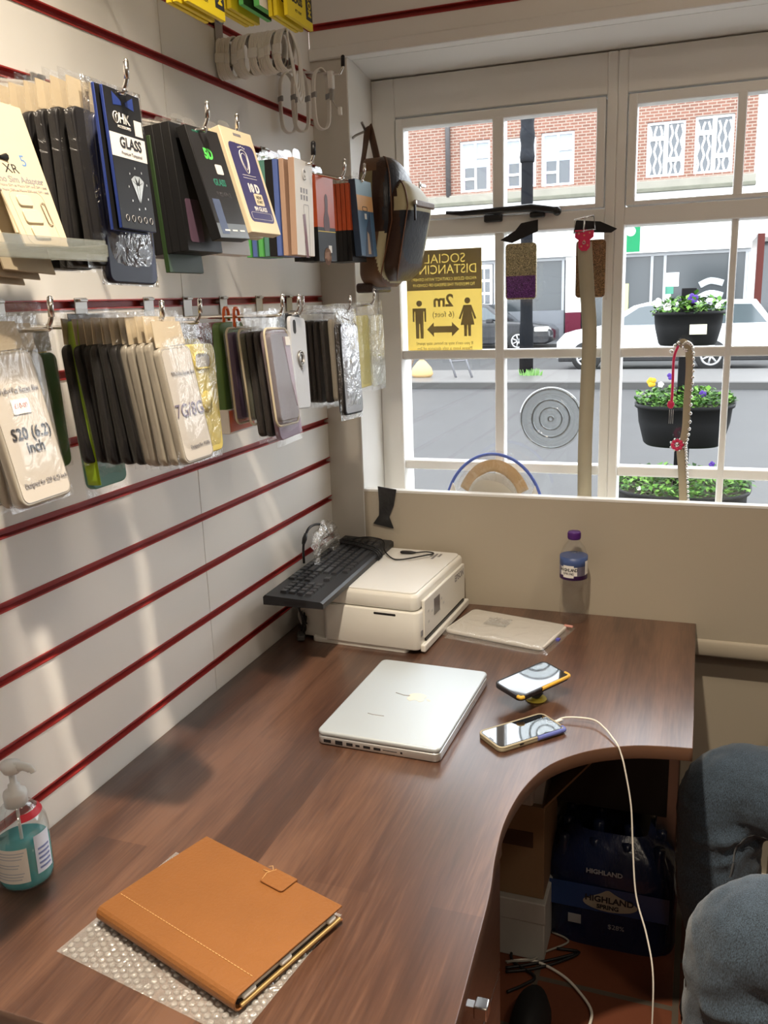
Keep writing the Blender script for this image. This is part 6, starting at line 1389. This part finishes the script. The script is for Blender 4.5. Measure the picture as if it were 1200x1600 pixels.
# planters on a post
post = thing('planter_post', 'dark square post carrying the three tiers of planters outside the window', 'post', (.815, 4.55, G+.09)); mb(mat('post_black', (.005, .005, .006), .6, spec=.15)).box((-.035, -.035, 0), (.035, .035, 1.52), .004).build('pole', post)
leaf_m = [mat('leaf_green', (.055, .15, .018), .6, spec=.2), mat('leaf_light', (.11, .23, .035), .6, spec=.2), mat('leaf_dark', (.02, .06, .01), .6, spec=.2)]
potm = mat('planter_black', (.005, .0055, .006), .6, spec=.15, var=(6, .3)); soil = mat('soil', (.03, .02, .012), .9)
def planter(label, x0, x1, zr, zb, seed, dens, flowers, y=4.5, dy=.20, foot=.8):
    cx_, w_ = (x0+x1)/2, (x1-x0)/2; t = thing('flower_planter', label, 'planter', (cx_, y, zb), group=None); H__ = zr-zb; b = MB().m(potm); n_ = 40; rr = random.Random(seed)
    def ring(s_, z): return [(w_*s_*math.copysign(abs(math.cos(2*PI*k/n_))**.75, math.cos(2*PI*k/n_)), dy*s_*math.copysign(abs(math.sin(2*PI*k/n_))**.75, math.sin(2*PI*k/n_)), z) for k in range(n_)]
    L_ = [ring(foot*.94, 0), ring(foot, .01), ring(foot+(1-foot)*.55, H__*.55), ring(.94, H__*.90), ring(.985, H__*.91), ring(1, H__), ring(.96, H__), ring(.90, H__*.80)]
    V_ = [[b.bm.verts.new(p) for p in r_] for r_ in L_]
    for A_, B_ in zip(V_, V_[1:]):
        for k in range(n_): b._f([A_[k-1], A_[k], B_[k], B_[k-1]], True)
    b._f(V_[0][::-1]); b.m(soil)._f(V_[-1]); b.build('pot', t)
    q = MB()
    for k in range(dens):
        a = rr.random()*6.283; r_ = rr.random()**.5; x, yy = w_*.98*r_*math.cos(a), dy*.98*r_*math.sin(a); z = H__*.85+rr.random()*.085*(1.15-r_*.5)+.01
        q.m(leaf_m[min(2, int(rr.random()*3))]); L1 = .018+.022*rr.random(); d_ = rr.random()*6.283; el = rr.uniform(-.5, .9); u_ = Vector((math.cos(d_)*math.cos(el), math.sin(d_)*math.cos(el), math.sin(el))); s_ = Vector((-math.sin(d_), math.cos(d_), 0))*L1*.36; c_ = Vector((x, yy, z))
        q.quad([c_, c_+u_*L1*.5+s_+Vector((0, 0, .004)), c_+u_*L1, c_+u_*L1*.5-s_+Vector((0, 0, .004))], True)
    q.build('foliage', t)['kind'] = 'stuff'
    for fx_, fz, fm__, sz in flowers:
        q = mb(fm__); c_ = Vector((fx_-cx_, -dy*.7, fz-zb))
        for k in range(5): a = 2*PI*k/5+rr.random(); q.ball(c_+Vector((sz*.6*math.cos(a), -.004*k % .006, sz*.6*math.sin(a))), sz*.62, 6, (1, .3, 1))
        q.build('flower', t)
        if fm__ is fl_y: pass
    return t
fl_w, fl_v, fl_y = mat('petal_white', (.80, .78, .72), .6), mat('petal_violet', (.05, .016, .19), .6), mat('petal_yellow', (.45, .28, .01), .6)
def fp(px, py): v = at(px, py, 1, 4.36); return v.x, v.z
pA = planter('top black planter with white and violet pansies outside the right window', .650, .985, 1.402, 1.245, 3, 520, [(*fp(1027, 473), fl_w, .018), (*fp(1043, 480), fl_w, .016), (*fp(1083, 466), fl_v, .020), (*fp(1109, 471), mat('petal_lilac', (.50, .45, .62), .6), .015), (*fp(1122, 478), fl_w, .012)])
q = mb(mat('peeling_label', (.62, .60, .42), .6)).box((.010, -.186, .055), (.085, -.176, .100)); q.build('label', pA)
planter('middle black planter with leafy plants and a yellow pansy outside the right window', .583, 1.055, .968, .765, 8, 1100, [(*fp(1019, 596), fl_y, .020), (*fp(1033, 600), fl_w, .012), (*fp(1048, 587), fl_v, .014), (*fp(1098, 614), fl_v, .014)], dy=.25, foot=.80)
planter('lowest grey black planter full of green leaves just above the window panel', .500, 1.150, .555, .36, 13, 1500, [(*fp(1000, 757), fl_w, .010), (*fp(1112, 720), fl_v, .012)], dy=.33, foot=.86)
# distant red car at the corner
car('parked_car', 'small red car far off at the right of the corner building', 4.35, 3.9, 38.0, mat('car_red', (.35, .02, .03), .3), sal, salg, (.19, .80), 1.42)
